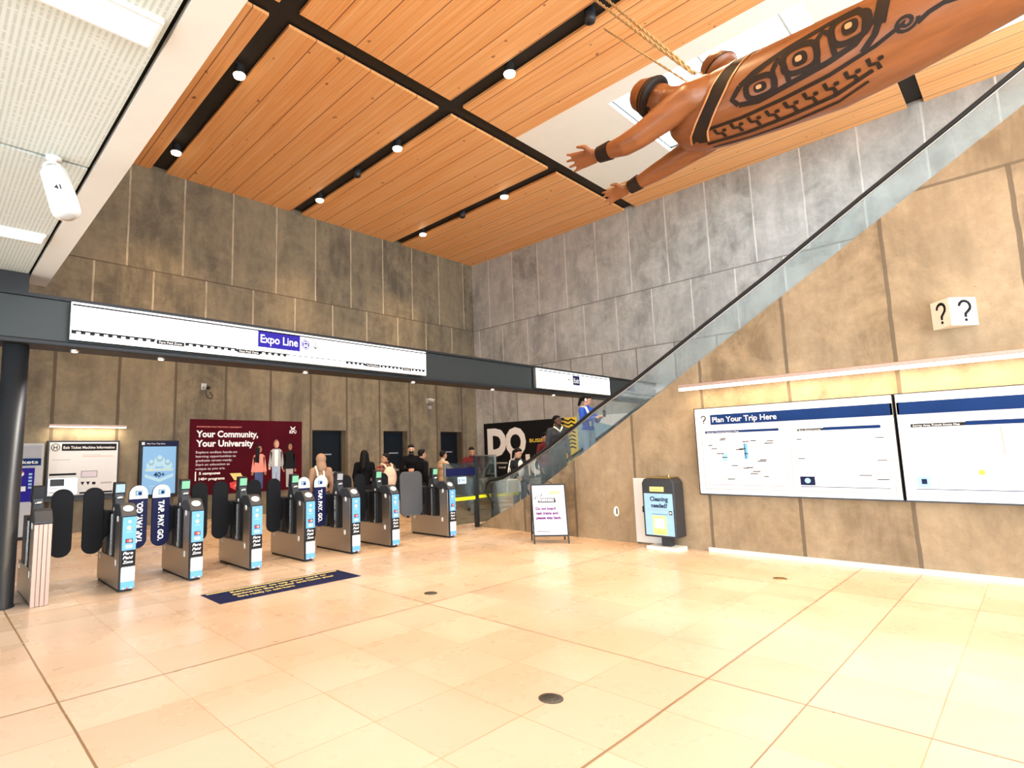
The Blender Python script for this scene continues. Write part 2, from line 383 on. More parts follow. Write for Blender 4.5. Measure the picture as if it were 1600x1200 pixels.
_txt = {}
def text_geo(s, bold=0.0, shear=0.0):
    key = (s, bold, shear)
    if key not in _txt:
        cu = bpy.data.curves.new('t', 'FONT'); cu.body = s; cu.size = 1.0; cu.offset = bold; cu.shear = shear
        cu.resolution_u = 3; cu.align_x = 'LEFT'
        ob = bpy.data.objects.new('t', cu); me = bpy.data.meshes.new_from_object(ob)
        v = [(p.co.x, p.co.y) for p in me.vertices]; f = [tuple(p.vertices) for p in me.polygons]
        bpy.data.objects.remove(ob); bpy.data.meshes.remove(me); bpy.data.curves.remove(cu)
        _txt[key] = (v, f)
    return _txt[key]
class Print:
    """flat printed marks on a plane; coordinates (a, b) along R and U from O"""
    def __init__(self, O, R, U, o=None, base=0.002, step=0.0012):
        self.O = Vector(O); self.R = Vector(R).normalized(); self.U = Vector(U).normalized(); self.N = self.R.cross(self.U)
        self.b = MB(o); self.base = base; self.step = step
    def P(self, a, b, l): return self.O + self.R*a + self.U*b + self.N*(self.base + self.step*l)
    def poly(self, pts, mat, l=0): self.b.add([self.P(a, b, l) for a, b in pts], [tuple(range(len(pts)))], mat); return self
    def rect(self, a0, b0, a1, b1, mat, l=0): return self.poly([(a0, b0), (a1, b0), (a1, b1), (a0, b1)], mat, l)
    def disc(self, a, b, r, mat, l=0, n=20, ry=None, rot=0.0):
        ry = ry or r; c, s = math.cos(rot), math.sin(rot)
        return self.poly([(a + c*r*math.cos(2*PI*i/n) - s*ry*math.sin(2*PI*i/n), b + s*r*math.cos(2*PI*i/n) + c*ry*math.sin(2*PI*i/n)) for i in range(n)], mat, l)
    def stroke(self, pts, w, mat, l=0):
        for p, q in zip(pts[:-1], pts[1:]):
            d = Vector((q[0]-p[0], q[1]-p[1])); 
            if d.length < 1e-9: continue
            n = Vector((-d.y, d.x)).normalized()*w/2; e = d.normalized()*w*0.3
            self.poly([(p[0]-n.x-e.x, p[1]-n.y-e.y), (q[0]-n.x+e.x, q[1]-n.y+e.y), (q[0]+n.x+e.x, q[1]+n.y+e.y), (p[0]+n.x-e.x, p[1]+n.y-e.y)], mat, l)
        return self
    def text(self, s, a, b, h, mat, l=1, width=None, bold=0.0, shear=0.0, rot=0.0, align='l'):
        """h: cap height; width: fit to this width"""
        v, f = text_geo(s, bold, shear)
        if not v: return self
        x0 = min(p[0] for p in v); x1 = max(p[0] for p in v); k = h/0.73
        kx = width/(x1-x0) if width else k
        sh = {'l': 0, 'c': -(x1-x0)*kx/2, 'r': -(x1-x0)*kx}[align]; c, s_ = math.cos(rot), math.sin(rot)
        pts = []
        for x, y in v:
            p, q = (x-x0)*kx + sh, y*k
            pts.append(self.P(a + c*p - s_*q, b + s_*p + c*q, l))
        self.b.add(pts, f, mat); return self
    def build(self, name, parent): return self.b.build(name, parent)
def back_print(x, y, z, o=None, **k): return Print((x, y, z), (1, 0, 0), (0, 0, 1), o, **k)     # on a face that looks towards -Y
def side_print(x, y, z, o=None, **k): return Print((x, y, z), (0, -1, 0), (0, 0, 1), o, **k)    # on a face that looks towards -X

# ================================================================== the setting
HC = 9.17; YB = 15.2; XR = 16.05; XF = 8.85
S1, S2, S3 = (3.95, 4.33), (7.95, 8.33), (11.97, 12.35)          # dark channels across the ceiling
U1, U2, U3 = (8.0, 8.38), (1.03, 1.33), (-6.0, -5.65)            # dark channels along it
SKX = (10.15, 14.25); SGX = (10.66, 13.74)                       # skylight surround and glass

struct(MB().box(-8, 16.4, -8, 15.7, -0.25, 0, M['floor']).build('floor'), 'cream and peach stone tile floor with thin dark joints')
b = MB()
DOORS = [(8.74, 9.95), (11.45, 12.50), (14.09, 15.20)]; DZ = 2.39
xs = [-4.0] + [e for d in DOORS for e in d] + [XR]
for i in range(0, len(xs), 2): b.box(xs[i], xs[i+1], YB, 15.65, 0, DZ, M['conc_back'])
b.box(-4.0, XR, YB, 15.65, DZ, 9.4, M['conc_back'])
struct(b.build('wall_back'), 'brown stained concrete wall with three dark doorways')
for i, (x0, x1) in enumerate(DOORS):
    d = MB().box(x0, x1, 15.50, 15.56, 0, DZ, M['door']).build('door_%d' % (i+1)); struct(d, 'dark navy door recessed in the brown concrete wall')
    fr = MB(); 
    for a, c in ((x0, x0+.05), (x1-.05, x1)): fr.box(a, c, 15.47, 15.5, 0, DZ, M['black'])
    fr.box(x0+.05, x1-.05, 15.47, 15.5, DZ-.05, DZ, M['black']); fr.build('door_frame', d)
    MB().box(x0+.30, x1-.20, 15.46, 15.5, 1.02, 1.09, M['steel']).build('push_bar', d)
    MB().box(x0+.45, x0+.85, 15.485, 15.5, 1.62, 1.66, M['grey']).build('door_plate', d)
struct(MB().box(XR, 16.4, -8, 15.65, 0, 9.4, M['conc_right']).build('wall_right'), 'grey concrete panel wall behind the escalator')
def top_z(y): return 0.758 + (6.93-y)*0.49*0 + (5.304-0.758)/(6.93+0.248)*(6.93-y)
prof = [(8.47, 0.0), (7.70, 0.36), (6.93, 0.758), (-5.6, top_z(-5.6)), (-5.6, 0.0)]
struct(MB().prism([(XF, y, z) for y, z in prof], (0, 0, 0), (0.13, 0, 0), M['conc_front']).build('wall_escalator'), 'amber-lit concrete parapet wall with a sloping top beside the escalator')
struct(MB().box(XF-.05, XF, -5.6, 3.60, 0, 0.055, M['cream']).build('baseboard_right'), 'pale strip along the foot of the amber-lit concrete wall')
struct(MB().box(-4.3, -4.0, 8.3, 15.65, 0, 9.4, M['conc_back']).box(-4.0, 1.02, 8.3, 8.36, 3.92, 9.4, M['cream']).box(1.02, 1.10, -8, 8.36, 3.92, 9.4, M['cream']).build('wall_left'), 'wall closing the hall on the left above the low ceiling')

# wood ceiling, its dark channels, skylights
b = MB(); z0, z1 = HC, HC+.06
for ya, yb in ((-8, U3[0]), (U3[1], U2[0]), (U2[1], U1[0]), (U1[1], YB)):
    for xa, xb in ((-4, S1[0]), (S1[1], S2[0])): b.box(xa if xa > 0 or ya > 8 else 1.1, xb, ya, yb, z0, z1, M['wood'])
    if ya > 8:
        b.box(S2[1], S3[0], ya, yb, z0, z1, M['wood']); b.box(S3[1], XR, ya, yb, z0, z1, M['wood'])
    else:
        b.box(S2[1], SKX[0], ya, yb, z0, z1, M['wood']); b.box(SKX[1], XR, ya, yb, z0, z1, M['wood'])
struct(b.build('ceiling'), 'orange cedar plank ceiling')
SKY = [(2.05, 5.78, U2[1], U1[0]), (-5.2, 0.55, U3[1], U2[0])]    # glass from, to; cream surround from, to
b = MB(); z0, z1 = HC+.10, HC+.16
b.box(-4, SGX[0], -8, YB, z0, z1, M['black_gap']); b.box(SGX[1], XR, -8, YB, z0, z1, M['black_gap'])
for ya, yb in ((-8, SKY[1][0]), (SKY[1][1], SKY[0][0]), (SKY[0][1], YB)): b.box(SGX[0], SGX[1], ya, yb, z0, z1, M['black_gap'])
struct(b.build('trim_1'), 'dark channels between the ceiling planks')
for i, (g0, g1, c0, c1) in enumerate(SKY):
    b = MB(); z0, z1 = HC-.005, HC+.10
    b.box(SKX[0], SGX[0], c0, c1, z0, z1, M['cream']); b.box(SGX[1], SKX[1], c0, c1, z0, z1, M['cream'])
    b.box(SGX[0], SGX[1], c0, g0, z0, z1, M['cream']); b.box(SGX[0], SGX[1], g1, c1, z0, z1, M['cream'])
    struct(b.build('trim_%d' % (i+2)), 'cream plaster surround of the skylight')
    w = MB().box(SGX[0], SGX[1], g0, g1, HC+.20, HC+.22, M['sky_glass']).build('window_%d' % (i+1)); struct(w, 'skylight glazing')
    for yy in (g1-.42, (g0+g1)/2, g0+.42):
        MB().box(SGX[0], SGX[1], yy-.02, yy+.02, HC+.15, HC+.20, M['white_metal']).build('glazing_bar', w)

# low white metal ceiling on the left
b = MB(); gaps = [-6.0, -2.44, 1.12, 4.68, 8.24]
for ya, yb in zip(gaps[:-1], gaps[1:]): b.box(-8, 0.79, ya+.022, yb-.022, 3.75, 3.79, M['ribbed'])
b.box(-8, 0.79, -8, gaps[0]-.022, 3.75, 3.79, M['ribbed'])
struct(b.build('ceiling'), 'low ceiling of ribbed white metal panels')
struct(MB().box(-8, 0.99, -8, 8.28, 3.84, 3.90, M['black_gap']).build('trim_4'), 'dark joint behind the low white ceiling')
b = MB(); b.box(0.822, 1.02, -8, 8.28, 3.75, 3.79, M['white_metal']); b.box(0.99, 1.02, -8, 8.28, 3.79, 3.92, M['white_metal'])
struct(b.build('trim_5'), 'smooth white edge panel of the low ceiling')

# lamps ------------------------------------------------------------
def lamp(kind, name, parent, loc, energy, color, rot=(0, 0, 0), **kw):
    l = bpy.data.lights.new(name, kind); l.energy = energy; l.color = color
    for k, v in kw.items(): setattr(l, k, v)
    o = bpy.data.objects.new(name, l); C.objects.link(o); o.parent = parent; o.location = loc; o.rotation_euler = rot
    return o
SPOT_W = 1000
def downlight(x, y, label, shared=None):
    t = thing('ceiling_downlight', label, 'ceiling light', (x, y, HC+.10), 0, 'downlights in the dark ceiling channels')
    MB().lathe((0, 0, 0), (0, 0, -1), [(0, .09), (.10, .09), (.17, .105), (.20, .12), (.20, .10), (.16, .085)], M['dark_grey'], 20, False).build('housing', t)
    MB().lathe((0, 0, 0), (0, 0, -1), [(.17, .10), (.20, .117), (.235, .105), (.25, .06), (.252, .001)], M['lamp'], 20, False).build('lens', t)
    lamp('SPOT', 'lamp_bulb', t, (0, 0, -.27), SPOT_W, WARM, spot_size=math.radians(88), spot_blend=1.0, shadow_soft_size=0.09)
DL = [(4.14, 13.77, 'ceiling downlight above the brown wall, nearest the white low ceiling'),
      (4.14, 10.05, 'ceiling downlight beside the white edge panel, near the crossing of dark channels'),
      (8.14, 13.77, 'ceiling downlight in the middle dark channel, nearest the brown concrete wall'),
      (8.14, 10.10, 'ceiling downlight in the middle dark channel, between the crossing and the dark sensor'),
      (8.14, 6.50, 'large bright ceiling downlight above the crossing of the two long dark channels'),
      (12.16, 13.77, 'ceiling downlight in the right-hand dark channel, nearest the brown wall'),
      (12.16, 10.10, 'ceiling downlight in the right-hand dark channel, next to the cream skylight surround')]
for x, y, l in DL: downlight(x, y, l)
for x, y in ((8.14, 2.9), (8.14, -0.7), (4.14, 6.45), (4.14, 2.9), (4.14, -0.7)):
    downlight(x, y, 'ceiling downlight overhead, above the camera side of the hall')
for x, y, l in ((8.14, 11.83, 'small dark sensor in the middle channel between two downlights'),
                (12.16, 11.85, 'small dark sensor in the right-hand channel between two downlights'),
                (8.14, 4.66, 'large dark cylinder fitting beside the ropes at the top of the picture')):
    t = thing('ceiling_sensor', l, 'ceiling sensor', (x, y, HC+.10), 0, 'dark fittings in the ceiling channels')
    MB().lathe((0, 0, 0), (0, 0, -1), [(0, .10), (.18, .10), (.24, .09), (.25, .07)], M['dark_grey'], 20).build('body', t)
    MB().lathe((0, 0, 0), (0, 0, -1), [(.245, .06), (.27, .045), (.275, .001)], M['black'], 20, False).build('lens', t)

# fluorescent fittings of the low ceiling
for y, l in ((6.46, 'bright fluorescent strip in the low white ceiling, near the hanging camera'),
             (2.90, 'large bright fluorescent strip at the top left corner of the picture'), (-0.66, 'fluorescent strip in the low white ceiling overhead')):
    t = thing('fluorescent_fitting', l, 'ceiling light', (-0.1, y, 3.75), 0, 'fluorescent strips in the low ceiling')
    b = MB(); b.box(-.75, .86, -.115, -.10, -.03, 0, M['white_metal']); b.box(-.75, .86, .10, .115, -.03, 0, M['white_metal']); b.box(.845, .86, -.10, .10, -.03, 0, M['white_metal']); b.box(-.75, -.735, -.1, .1, -.03, 0, M['white_metal'])
    b.build('frame', t); MB().box(-.735, .845, -.10, .10, -.02, -.002, M['tube']).build('diffuser', t)

# steel beam and its column ---------------------------------------
t = thing('overhead_beam', 'long slate grey steel beam spanning the hall above the fare gates', 'beam', (6, 7.93, 2.92))
b = MB(t); b.box(-3.9, XR-.01, 7.76, 8.10, 2.98, 3.47, M['beam']); b.build('web', t, 0.006)
b = MB(t); b.box(-3.9, XR-.01, 7.73, 8.13, 2.92, 2.98, M['black']); b.build('bottom_flange', t, 0.012)
MB(t).box(-3.9, XR-.01, 7.73, 8.13, 3.47, 3.51, M['black']).build('top_flange', t)
MB(t).box(0.25, 0.80, 7.80, 8.06, 3.51, 3.745, M['black']).build('mounting_block', t)
for x in (1.3, 2.28, 4.43, 6.68, 8.90, 11.10):
    s = thing('beam_spotlight', 'small spotlight under the slate beam, %s' % {1.3: 'beside the dark column', 2.28: 'below the first Fare Paid Zone wording', 4.43: 'below the Expo Line wording', 6.68: 'below the right end of the long sign', 8.9: 'between the long sign and the Exit sign', 11.1: 'below the Exit sign'}[x],
              'spotlight', (x, 7.93, 2.92), 0, 'spotlights under the beam')
    MB().lathe((0, 0, 0), (0, 0, -1), [(0, .05), (.02, .05), (.02, .035)], M['steel'], 16, False).build('ring', s)
    MB().lathe((0, 0, 0), (0, 0, -1), [(.005, .04), (.025, .03), (.03, .001)], M['spot'], 16, False).build('lens', s)
    lamp('SPOT', 'lamp_bulb', s, (0, 0, -.05), 45, WHITE, spot_size=math.radians(110), spot_blend=.6, shadow_soft_size=.03)
b = MB(); b.lathe((0.735, 7.95, 0), (0, 0, 1), [(0, .135), (.02, .135), (.02, .125), (2.92, .125)], M['column'], 40)
tag(b.build('support_column'), 'round dark steel column at the left edge under the beam', 'column')

# long illuminated sign on the beam
t = thing('overhead_sign', 'long white illuminated sign reading Expo Line on the beam above the gates', 'sign', (4, 7.72, 3.02))
b = MB(t); b.box(1.20, 6.77, 7.66, 7.729, 3.00, 3.455, M['steel']); b.build('case', t)
MB(t).box(1.21, 6.76, 7.645, 7.66, 3.01, 3.445, M['sign_white']).build('lit_face', t)
p = back_print(1.21, 7.645, 3.01, t)
def fare_teeth(a0, a1, b, step):
    a = a0; p.rect(a0, b+.032, a1, b+.050, M['ink'])
    while a < a1-.03: p.rect(a, b+.005, a+.05, b+.036, M['ink']); a += step
p.rect(0, .398, 5.55, .418, M['ink'])
for a0, a1 in ((0, .92), (1.28, 1.98), (2.31, 2.78)): fare_teeth(a0, a1, .055, .095)
for a0, a1 in ((3.80, 4.18), (4.50, 4.98), (5.20, 5.53)): fare_teeth(a0, a1, .05, .085)
p.rect(2.78, .088, 3.80, .100, M['ink'])
for a in (.93, 1.99, 4.19, 4.99):
    wv = .34 if a < 2 else .30 if a < 4.5 else .20
    p.rect(a, .045, a+wv, .10, M['ink']); p.text('Fare Paid Zone', a+.03, .058, .03, M['white'], 2, width=wv-.06, bold=.01)
p.rect(2.29, .165, 2.97, .405, M['deepblue'], 0); p.text('Expo Line', 2.33, .235, .125, M['white'], 2, width=.60, bold=.015)
p.disc(3.065, .285, .078, M['deepblue'], 0); p.disc(3.065, .285, .066, M['white'], 1)
p.disc(3.065, .285, .058, M['deepblue'], 2); p.rect(3.03, .25, 3.10, .325, M['white'], 3); p.rect(3.04, .285, 3.09, .312, M['deepblue'], 4)
p.rect(3.042, .262, 3.055, .274, M['deepblue'], 4); p.rect(3.075, .262, 3.088, .274, M['deepblue'], 4); p.stroke([(3.045, .25), (3.03, .235)], .01, M['white'], 3); p.stroke([(3.085, .25), (3.10, .235)], .01, M['white'], 3)
p.stroke([(3.235, .345), (3.235, .235)], .014, M['ink']); p.stroke([(3.195, .275), (3.235, .235), (3.275, .275)], .014, M['ink'])
p.build('lettering', t)
t = thing('overhead_sign', 'short white illuminated Exit sign on the right part of the beam', 'sign', (11.6, 7.72, 3.0))
MB(t).box(10.08, 13.24, 7.66, 7.729, 2.985, 3.455, M['steel']).build('case', t)
MB(t).box(10.10, 13.22, 7.645, 7.66, 3.0, 3.44, M['sign_white']).build('lit_face', t)
p = back_print(10.10, 7.645, 3.0, t); p.rect(0, .395, 3.12, .415, M['ink'])
p.rect(1.42, .15, 1.72, .385, M['navy']); p.text('Exit', 1.46, .205, .12, M['white'], 2, width=.22, bold=.015)
p.stroke([(1.36, .27), (1.22, .27)], .02, M['ink']); p.stroke([(1.27, .31), (1.22, .27), (1.27, .23)], .02, M['ink'])
p.text('King George Blvd', 1.80, .28, .035, M['grey'], 1) if False else p.rect(1.80, .285, 2.30, .30, M['lightgrey']).rect(1.80, .225, 2.12, .238, M['lightgrey'])
p.build('lettering', t)
# security camera hanging from the low ceiling
t = thing('hanging_camera', 'white cylinder camera hanging from the low white ceiling, marked 41', 'camera', (0.575, 4.66, 3.75))
MB().lathe((0, 0, 0), (0, 0, -1), [(0, .05), (.02, .05), (.02, .02), (.05, .02)], M['white_metal'], 16).build('ceiling_mount', t)
ring = [(.055*math.cos(a), 0.0, -.085+.045*math.sin(a)) for a in [2*PI*i/20 for i in range(20)]]
MB().tube(ring, .012, M['white_metal'], 8, True).build('bracket_ring', t)
A = Vector((.0, -.02, -.11)); B = Vector((.085, -.13, -.46)); dv = (B-A).normalized()
MB().lathe(A, dv, [(0, .05), (.004, .075), (.02, .086), (.30, .092), (.35, .09), (.372, .075), (.376, .05)], M['white_metal'], 28).build('body', t)
MB().lathe(B - dv*.005, dv, [(0, .055), (.012, .052), (.016, .02)], M['lightgrey'], 20).build('lens', t)
tow = (Vector((0, 0, 1.55)) - (Vector(t.location)+A.lerp(B, .55))); tow = (tow - dv*tow.dot(dv)).normalized()
p = Print(A.lerp(B, .55) + tow*.094, dv.cross(tow)*-1, dv*-1, None, 0.001)
p.rect(-.035, -.02, .035, .022, M['white'], 0); p.text('41', -.028, -.016, .036, M['ink'], 1, rot=0, bold=.03); p.build('number_label', t)

# ================================================================== fare gates
_cache = {}
def cached(key, fn, name, parent, bevel=0.0):
    if key not in _cache: _cache[key] = fn()
    return put(name, _cache[key], parent, bevel)
def mesh_of(b):
    me = b.mesh('m'); bm = bmesh.new(); bm.from_mesh(me); bmesh.ops.remove_doubles(bm, verts=bm.verts, dist=1e-5)
    bmesh.ops.recalc_face_normals(bm, faces=bm.faces); bm.to_mesh(me); bm.free(); return me
HW = 0.085
def g_cabinet(plain):
    b = MB(); s = M['steel']
    b.box(-HW, HW, .03, 1.12, .03, .38, s); b.box(-HW+.01, HW-.01, .05, 1.10, 0, .03, M['black'])
    b.box(-HW, HW, .03, .26, .38, .885, s)
    b.box(-HW+.012, HW-.012, .78, .99, .38, .93, M['dark_grey'])
    return b
def g_front():
    b = MB(); b.box(-HW, HW, 0, .03, .03, .885, M['black']); return b
def g_front_plain():
    b = MB(); s = M['bronze_steel']
    for i in range(4):
        x0 = -HW + i*.0425; b.box(x0+.001, x0+.0415, -.012 if i % 2 == 0 else .0, .03, 0, .885, s)
    return b
def g_graphics():
    p = back_print(-HW, 0, 0, None); w = 2*HW; a0 = .018; a1 = w
    p.rect(a0, .49, a1, .885, M['skyblue']); p.rect(a0, .298, a1, .49, M['ink']); p.rect(a0, .123, a1, .298, M['white']); p.rect(a0, .035, a1, .123, M['skyblue'])
    for i, s in enumerate(('Fare', 'Paid', 'Zone')): p.text(s, .032, .440-.052*i, .034, M['white'], 2, width=.112, bold=.03, shear=.25)
    for i in range(9):
        x = a0 + i*(a1-a0)/9; p.rect(x, .286, x+(a1-a0)/18, .30, M['ink'], 1)
    c = (a0+a1)/2
    p.disc(c, .83, .018, M['white'], 1); p.disc(c-.004, .755, .024, M['white'], 1); p.stroke([(c-.022, .74), (c, .765), (c+.022, .77), (c+.012, .745)], .009, M['orange'], 2)
    p.rect(c-.034, .70, c+.034, .712, M['paleblue'], 1)
    p.rect(c-.040, .575, c+.040, .625, M['navy'], 1); p.disc(c-.014, .60, .019, M['red'], 2); p.disc(c+.014, .60, .019, M['coral'], 3)
    p.rect(c-.036, .515, c+.036, .552, M['white'], 1); p.text('PAY', c-.026, .523, .02, M['skyblue'], 2, width=.052) if False else p.rect(c-.026, .528, c+.026, .538, M['skyblue'], 2)
    for k in range(3): p.rect(.035, .25-.032*k, .13-.02*k, .258-.032*k, M['lightgrey'], 1)
    for k in range(3): p.poly([(a0+.02+.04*k, .035), (a0+.045+.04*k, .035), (a0+.035+.04*k, .06)], M['red' if k == 1 else 'white'], 1)
    return p.b
def g_cap():
    b = MB(); pr = [(-.004, .885), (-.004, .912), (.085, 1.025), (.14, 1.045), (.27, 1.04), (.33, 1.0), (.33, .92), (.27, .885)]
    b.prism([(0, y, z) for y, z in pr], (-HW-.004, 0, 0), (HW+.004, 0, 0), M['dark_grey'])
    b.box(-.05, .05, .33, .52, .925, .985, M['dark_grey']); return b
def g_oval():
    b = MB(); n = Vector((0, -.113, .089)).normalized(); n = Vector((0, -.75, .66)).normalized()
    R = Vector((1, 0, 0)); Uv = Vector((0, .66, .75)); c = Vector((0, .048, .985))
    for r, m_, l in ((1.0, M['white'], .002), (.8, M['paleblue'], .004), (.35, M['white'], .006)):
        b.prism([c + R*.058*r*math.cos(2*PI*i/24) + Uv*.045*r*math.sin(2*PI*i/24) for i in range(24)], n*-.004, n*l, m_)
    return b
def g_housing():
    b = MB(); b.box(-HW+.008, HW-.008, .42, .66, .38, .93, M['black']); return b
def g_post():
    b = MB()
    b.prism([(0, y, z) for y, z in ((.44, .90), (.42, .98), (.46, 1.10), (.47, 1.15), (.57, 1.15), (.60, 1.05), (.62, .90))], (-.055, 0, 0), (.055, 0, 0), M['dark_grey'])
    b.prism([(0, y, z) for y, z in ((.475, 1.10), (.455, 1.285), (.555, 1.30), (.58, 1.10))], (-.066, 0, 0), (.066, 0, 0), M['black'])
    b.ball((0, .445, 1.10), (.045, .03, .022), M['chrome'], 14, 8)
    return b
def g_screen(m_):
    def f():
        b = MB(); b.prism([(-.052, .463, 1.165), (.052, .463, 1.165), (.052, .4515, 1.27), (-.052, .4515, 1.27)], (0, -.004, 0), (0, .004, 0), M[m_]); 
        return b
    return f
def g_strip():
    b = MB()
    for s in (-1, 1): b.box(s*(HW-.002)-.008, s*(HW-.002)+.008, .475, .497, .385, .90, M['chrome'])
    return b
def paddle_outline(cx, w, z0, z1, r):
    pts = []
    for (x, z, a0) in ((cx+w/2-r, z0+r, -90), (cx+w/2-r, z1-r, 0), (cx-w/2+r, z1-r, 90), (cx-w/2+r, z0+r, 180)):
        for k in range(9): a = math.radians(a0 + 90*k/8); pts.append((x + r*math.cos(a), z + r*math.sin(a)))
    return pts
def g_paddle(side, kind):
    def f():
        b = MB(); body = M['navy'] if kind == 'tap' else M['rubber']
        if kind == 'wide': cx, w, r, body = side*.405, .55, .11, M['paddle_grey']
        else: cx, w, r = side*(HW+(.155 if side < 0 else .195)), .232, .112
        b.prism([(x, .70, z) for x, z in paddle_outline(cx, w, .40, 1.235, r)], (0, 0, 0), (0, .035, 0), body)
        e = side*(HW-.02); q = cx - side*w/2 + side*.03
        b.prism([(e, .71, .62), (q, .71, .52), (q, .71, .98), (e, .71, .88)], (0, 0, 0), (0, .025, 0), M['rubber'])
        return b
    return f
def g_decal(side):
    def f():
        cx = side*(HW+(.155 if side < 0 else .195)); p = back_print(0, .70, 0, None); w = .222
        top = [(x, z) for x, z in paddle_outline(cx, .226, .40, 1.232, .11) if z > 1.06]
        p.poly([(cx+.113, 1.055)] + top + [(cx-.113, 1.055)], M['bright'], 0)
        p.rect(cx-.042, 1.10, cx+.042, 1.165, M['navy'], 1); p.rect(cx-.034, 1.108, cx+.034, 1.157, M['paleblue'], 2); p.disc(cx+.012, 1.128, .022, M['royal'], 3)
        if side < 0: p.text('TAP. PAY. GO.', cx-.032, 1.015, .072, M['bright'], 1, width=.54, rot=-PI/2, bold=.045)
        else: p.text('TAP. PAY. GO.', cx+.052, .475, .072, M['bright'], 1, width=.54, rot=PI/2, bold=.045)
        return p.b
    return f
M['paddle_grey'] = pm('grey_paddle_polycarbonate', (0.075, 0.075, 0.078), 0.3, var=0.1, scale=3)
GATES = [ # x centre, left paddle, right paddle, screen, label
 (1.06, None, 'plain', None, 'fare gate with a plain warm steel front post, next to the dark column'),
 (1.918, 'plain', 'tap', 'screen_white', 'second fare gate from the column, pale blue screen, blue paddle on its right'),
 (2.725, 'tap', 'plain', 'screen_green', 'third fare gate from the column, blue paddle on its left, beside the mat end'),
 (3.545, 'plain', 'plain', 'screen_green', 'fourth fare gate from the column, black paddles on both sides'),
 (4.393, 'plain', 'tap', 'screen_green', 'fifth fare gate from the column, white-topped blue paddle on its right'),
 (5.222, 'tap', 'plain', None, 'sixth fare gate from the column, unlit grey reader, blue paddle on its left'),
 (6.033, 'plain', 'plain', 'screen_green', 'seventh fare gate from the column, in front of the beige backpack'),
 (7.395, 'wide', None, 'screen_green', 'last fare gate on the right, with a wide grey paddle, beside the glass partition')]
for x, lp, rp, scr, l in GATES:
    t = thing('fare_gate', l, 'fare gate', (x, 7.70, 0), 0, 'row of fare gates')
    plain = lp is None and scr is None
    cached('cab', lambda: mesh_of(g_cabinet(0)), 'cabinet', t, .006)
    if plain: cached('fp', lambda: mesh_of(g_front_plain()), 'front_post', t, .004)
    else:
        f_ = cached('front', lambda: mesh_of(g_front()), 'front_panel', t, .003)
        cached('gfx', lambda: mesh_of(g_graphics()), 'front_graphics', f_)
    cp = cached('cap', lambda: mesh_of(g_cap()), 'cap', t, .012)
    if not plain: cached('oval', lambda: mesh_of(g_oval()), 'card_target', t)
    cached('hous', lambda: mesh_of(g_housing()), 'paddle_housing', t, .01); cached('strip', lambda: mesh_of(g_strip()), 'edge_strip', t)
    po = cached('post', lambda: mesh_of(g_post()), 'reader_post', t, .01)
    sk = scr or ('grey' if not plain else 'black')
    cached('scr' + sk, lambda: mesh_of(g_screen(sk)()), 'screen', po)
    for sd in (-1, 1):
        for (yy, zz, dy, dz) in ((.16, .865, .022, .034), (.19, .33, .022, .036), (.50, .955, .02, .02), (1.0, .325, .02, .024)):
            cached(('sens', sd, yy), lambda: mesh_of(MB().box(sd*HW-.004 if yy != .5 else sd*.052-.006, sd*HW+.004 if yy != .5 else sd*.052+.006, yy-dy, yy+dy, zz-dz, zz+dz, M['white'])), 'sensor', t)
    for sd, k in ((-1, lp), (1, rp)):
        if not k: continue
        pd = cached(('pad', sd, k), lambda: mesh_of(g_paddle(sd, k)()), 'paddle', t, .008)
        if k == 'tap': cached(('dec', sd), lambda: mesh_of(g_decal(sd)()), 'decal', pd); lab(pd, 'navy paddle with a white top, lettered TAP PAY GO')

# ================================================================== back wall
t = thing('ticket_machine', 'grey and blue ticket machine half hidden by the dark column', 'ticket machine', (1.45, 14.9, 0))
b = MB(t); b.box(.95, 1.95, 14.62, 15.195, .06, 2.0, M['lightgrey']); b.box(1.0, 1.9, 14.66, 15.19, 0, .06, M['black']); b.build('body', t, .015)
MB(t).box(1.00, 1.90, 14.60, 14.62, 1.70, 1.95, M['grey']).build('header', t)
MB(t).box(1.05, 1.80, 14.60, 14.62, .78, 1.48, M['deepblue']).build('front_panel', t)
p = back_print(1.0, 14.60, 0, t); p.text('Tickets', .35, 1.57, .075, M['white'], 1, width=.5, bold=.02); p.rect(.3, 1.53, .9, 1.68, M['royal'], 0); p.build('header_lettering', t); p = back_print(1.0, 14.60, 0, t)
p.rect(.52, 1.0, .66, 1.10, M['white']); p.disc(.57, 1.36, .05, M['white']); p.rect(.56, 1.38, .60, 1.42, M['red'], 1)
for k in range(5): p.rect(.70, 1.05+.07*k, .76, 1.09+.07*k, M['paleblue'])
p.build('lettering', t)
t = thing('information_panel', 'white ticket machine information board under a short wall light', 'information board', (2.77, 15.2, .8))
MB(t).box(2.06, 3.49, 15.08, 15.198, .80, 2.07, M['dark_grey']).build('case', t, .006)
MB(t).box(2.10, 3.45, 15.07, 15.08, .84, 2.03, M['white']).build('board', t)
MB(t).box(2.02, 3.53, 15.00, 15.198, .72, .80, M['dark_grey']).build('shelf', t)
p = back_print(0, 15.07, 0, t); p.rect(2.33, 1.84, 3.42, 2.0, M['ink']); p.text('Exit Ticket Machine Information', 2.36, 1.885, .06, M['white'], 1, width=1.02, bold=.025)
p.disc(2.21, 1.92, .085, M['ink'], 0); p.disc(2.21, 1.92, .07, M['white'], 1); p.text('H', 2.21, 1.875, .09, M['ink'], 2, align='c', bold=.02)
p.rect(2.16, 1.63, 2.5, 1.645, M['lightgrey']); p.rect(2.12, 1.29, 2.63, 1.335, M['ink']); p.rect(2.74, 1.70, 3.36, 1.712, M['coral']); p.rect(2.74, 1.735, 3.1, 1.745, M['lightgrey'])
p.rect(2.72, 1.22, 3.05, 1.38, M['grey'], 0); p.rect(2.74, 1.24, 3.03, 1.36, M['pinkwhite'], 1)
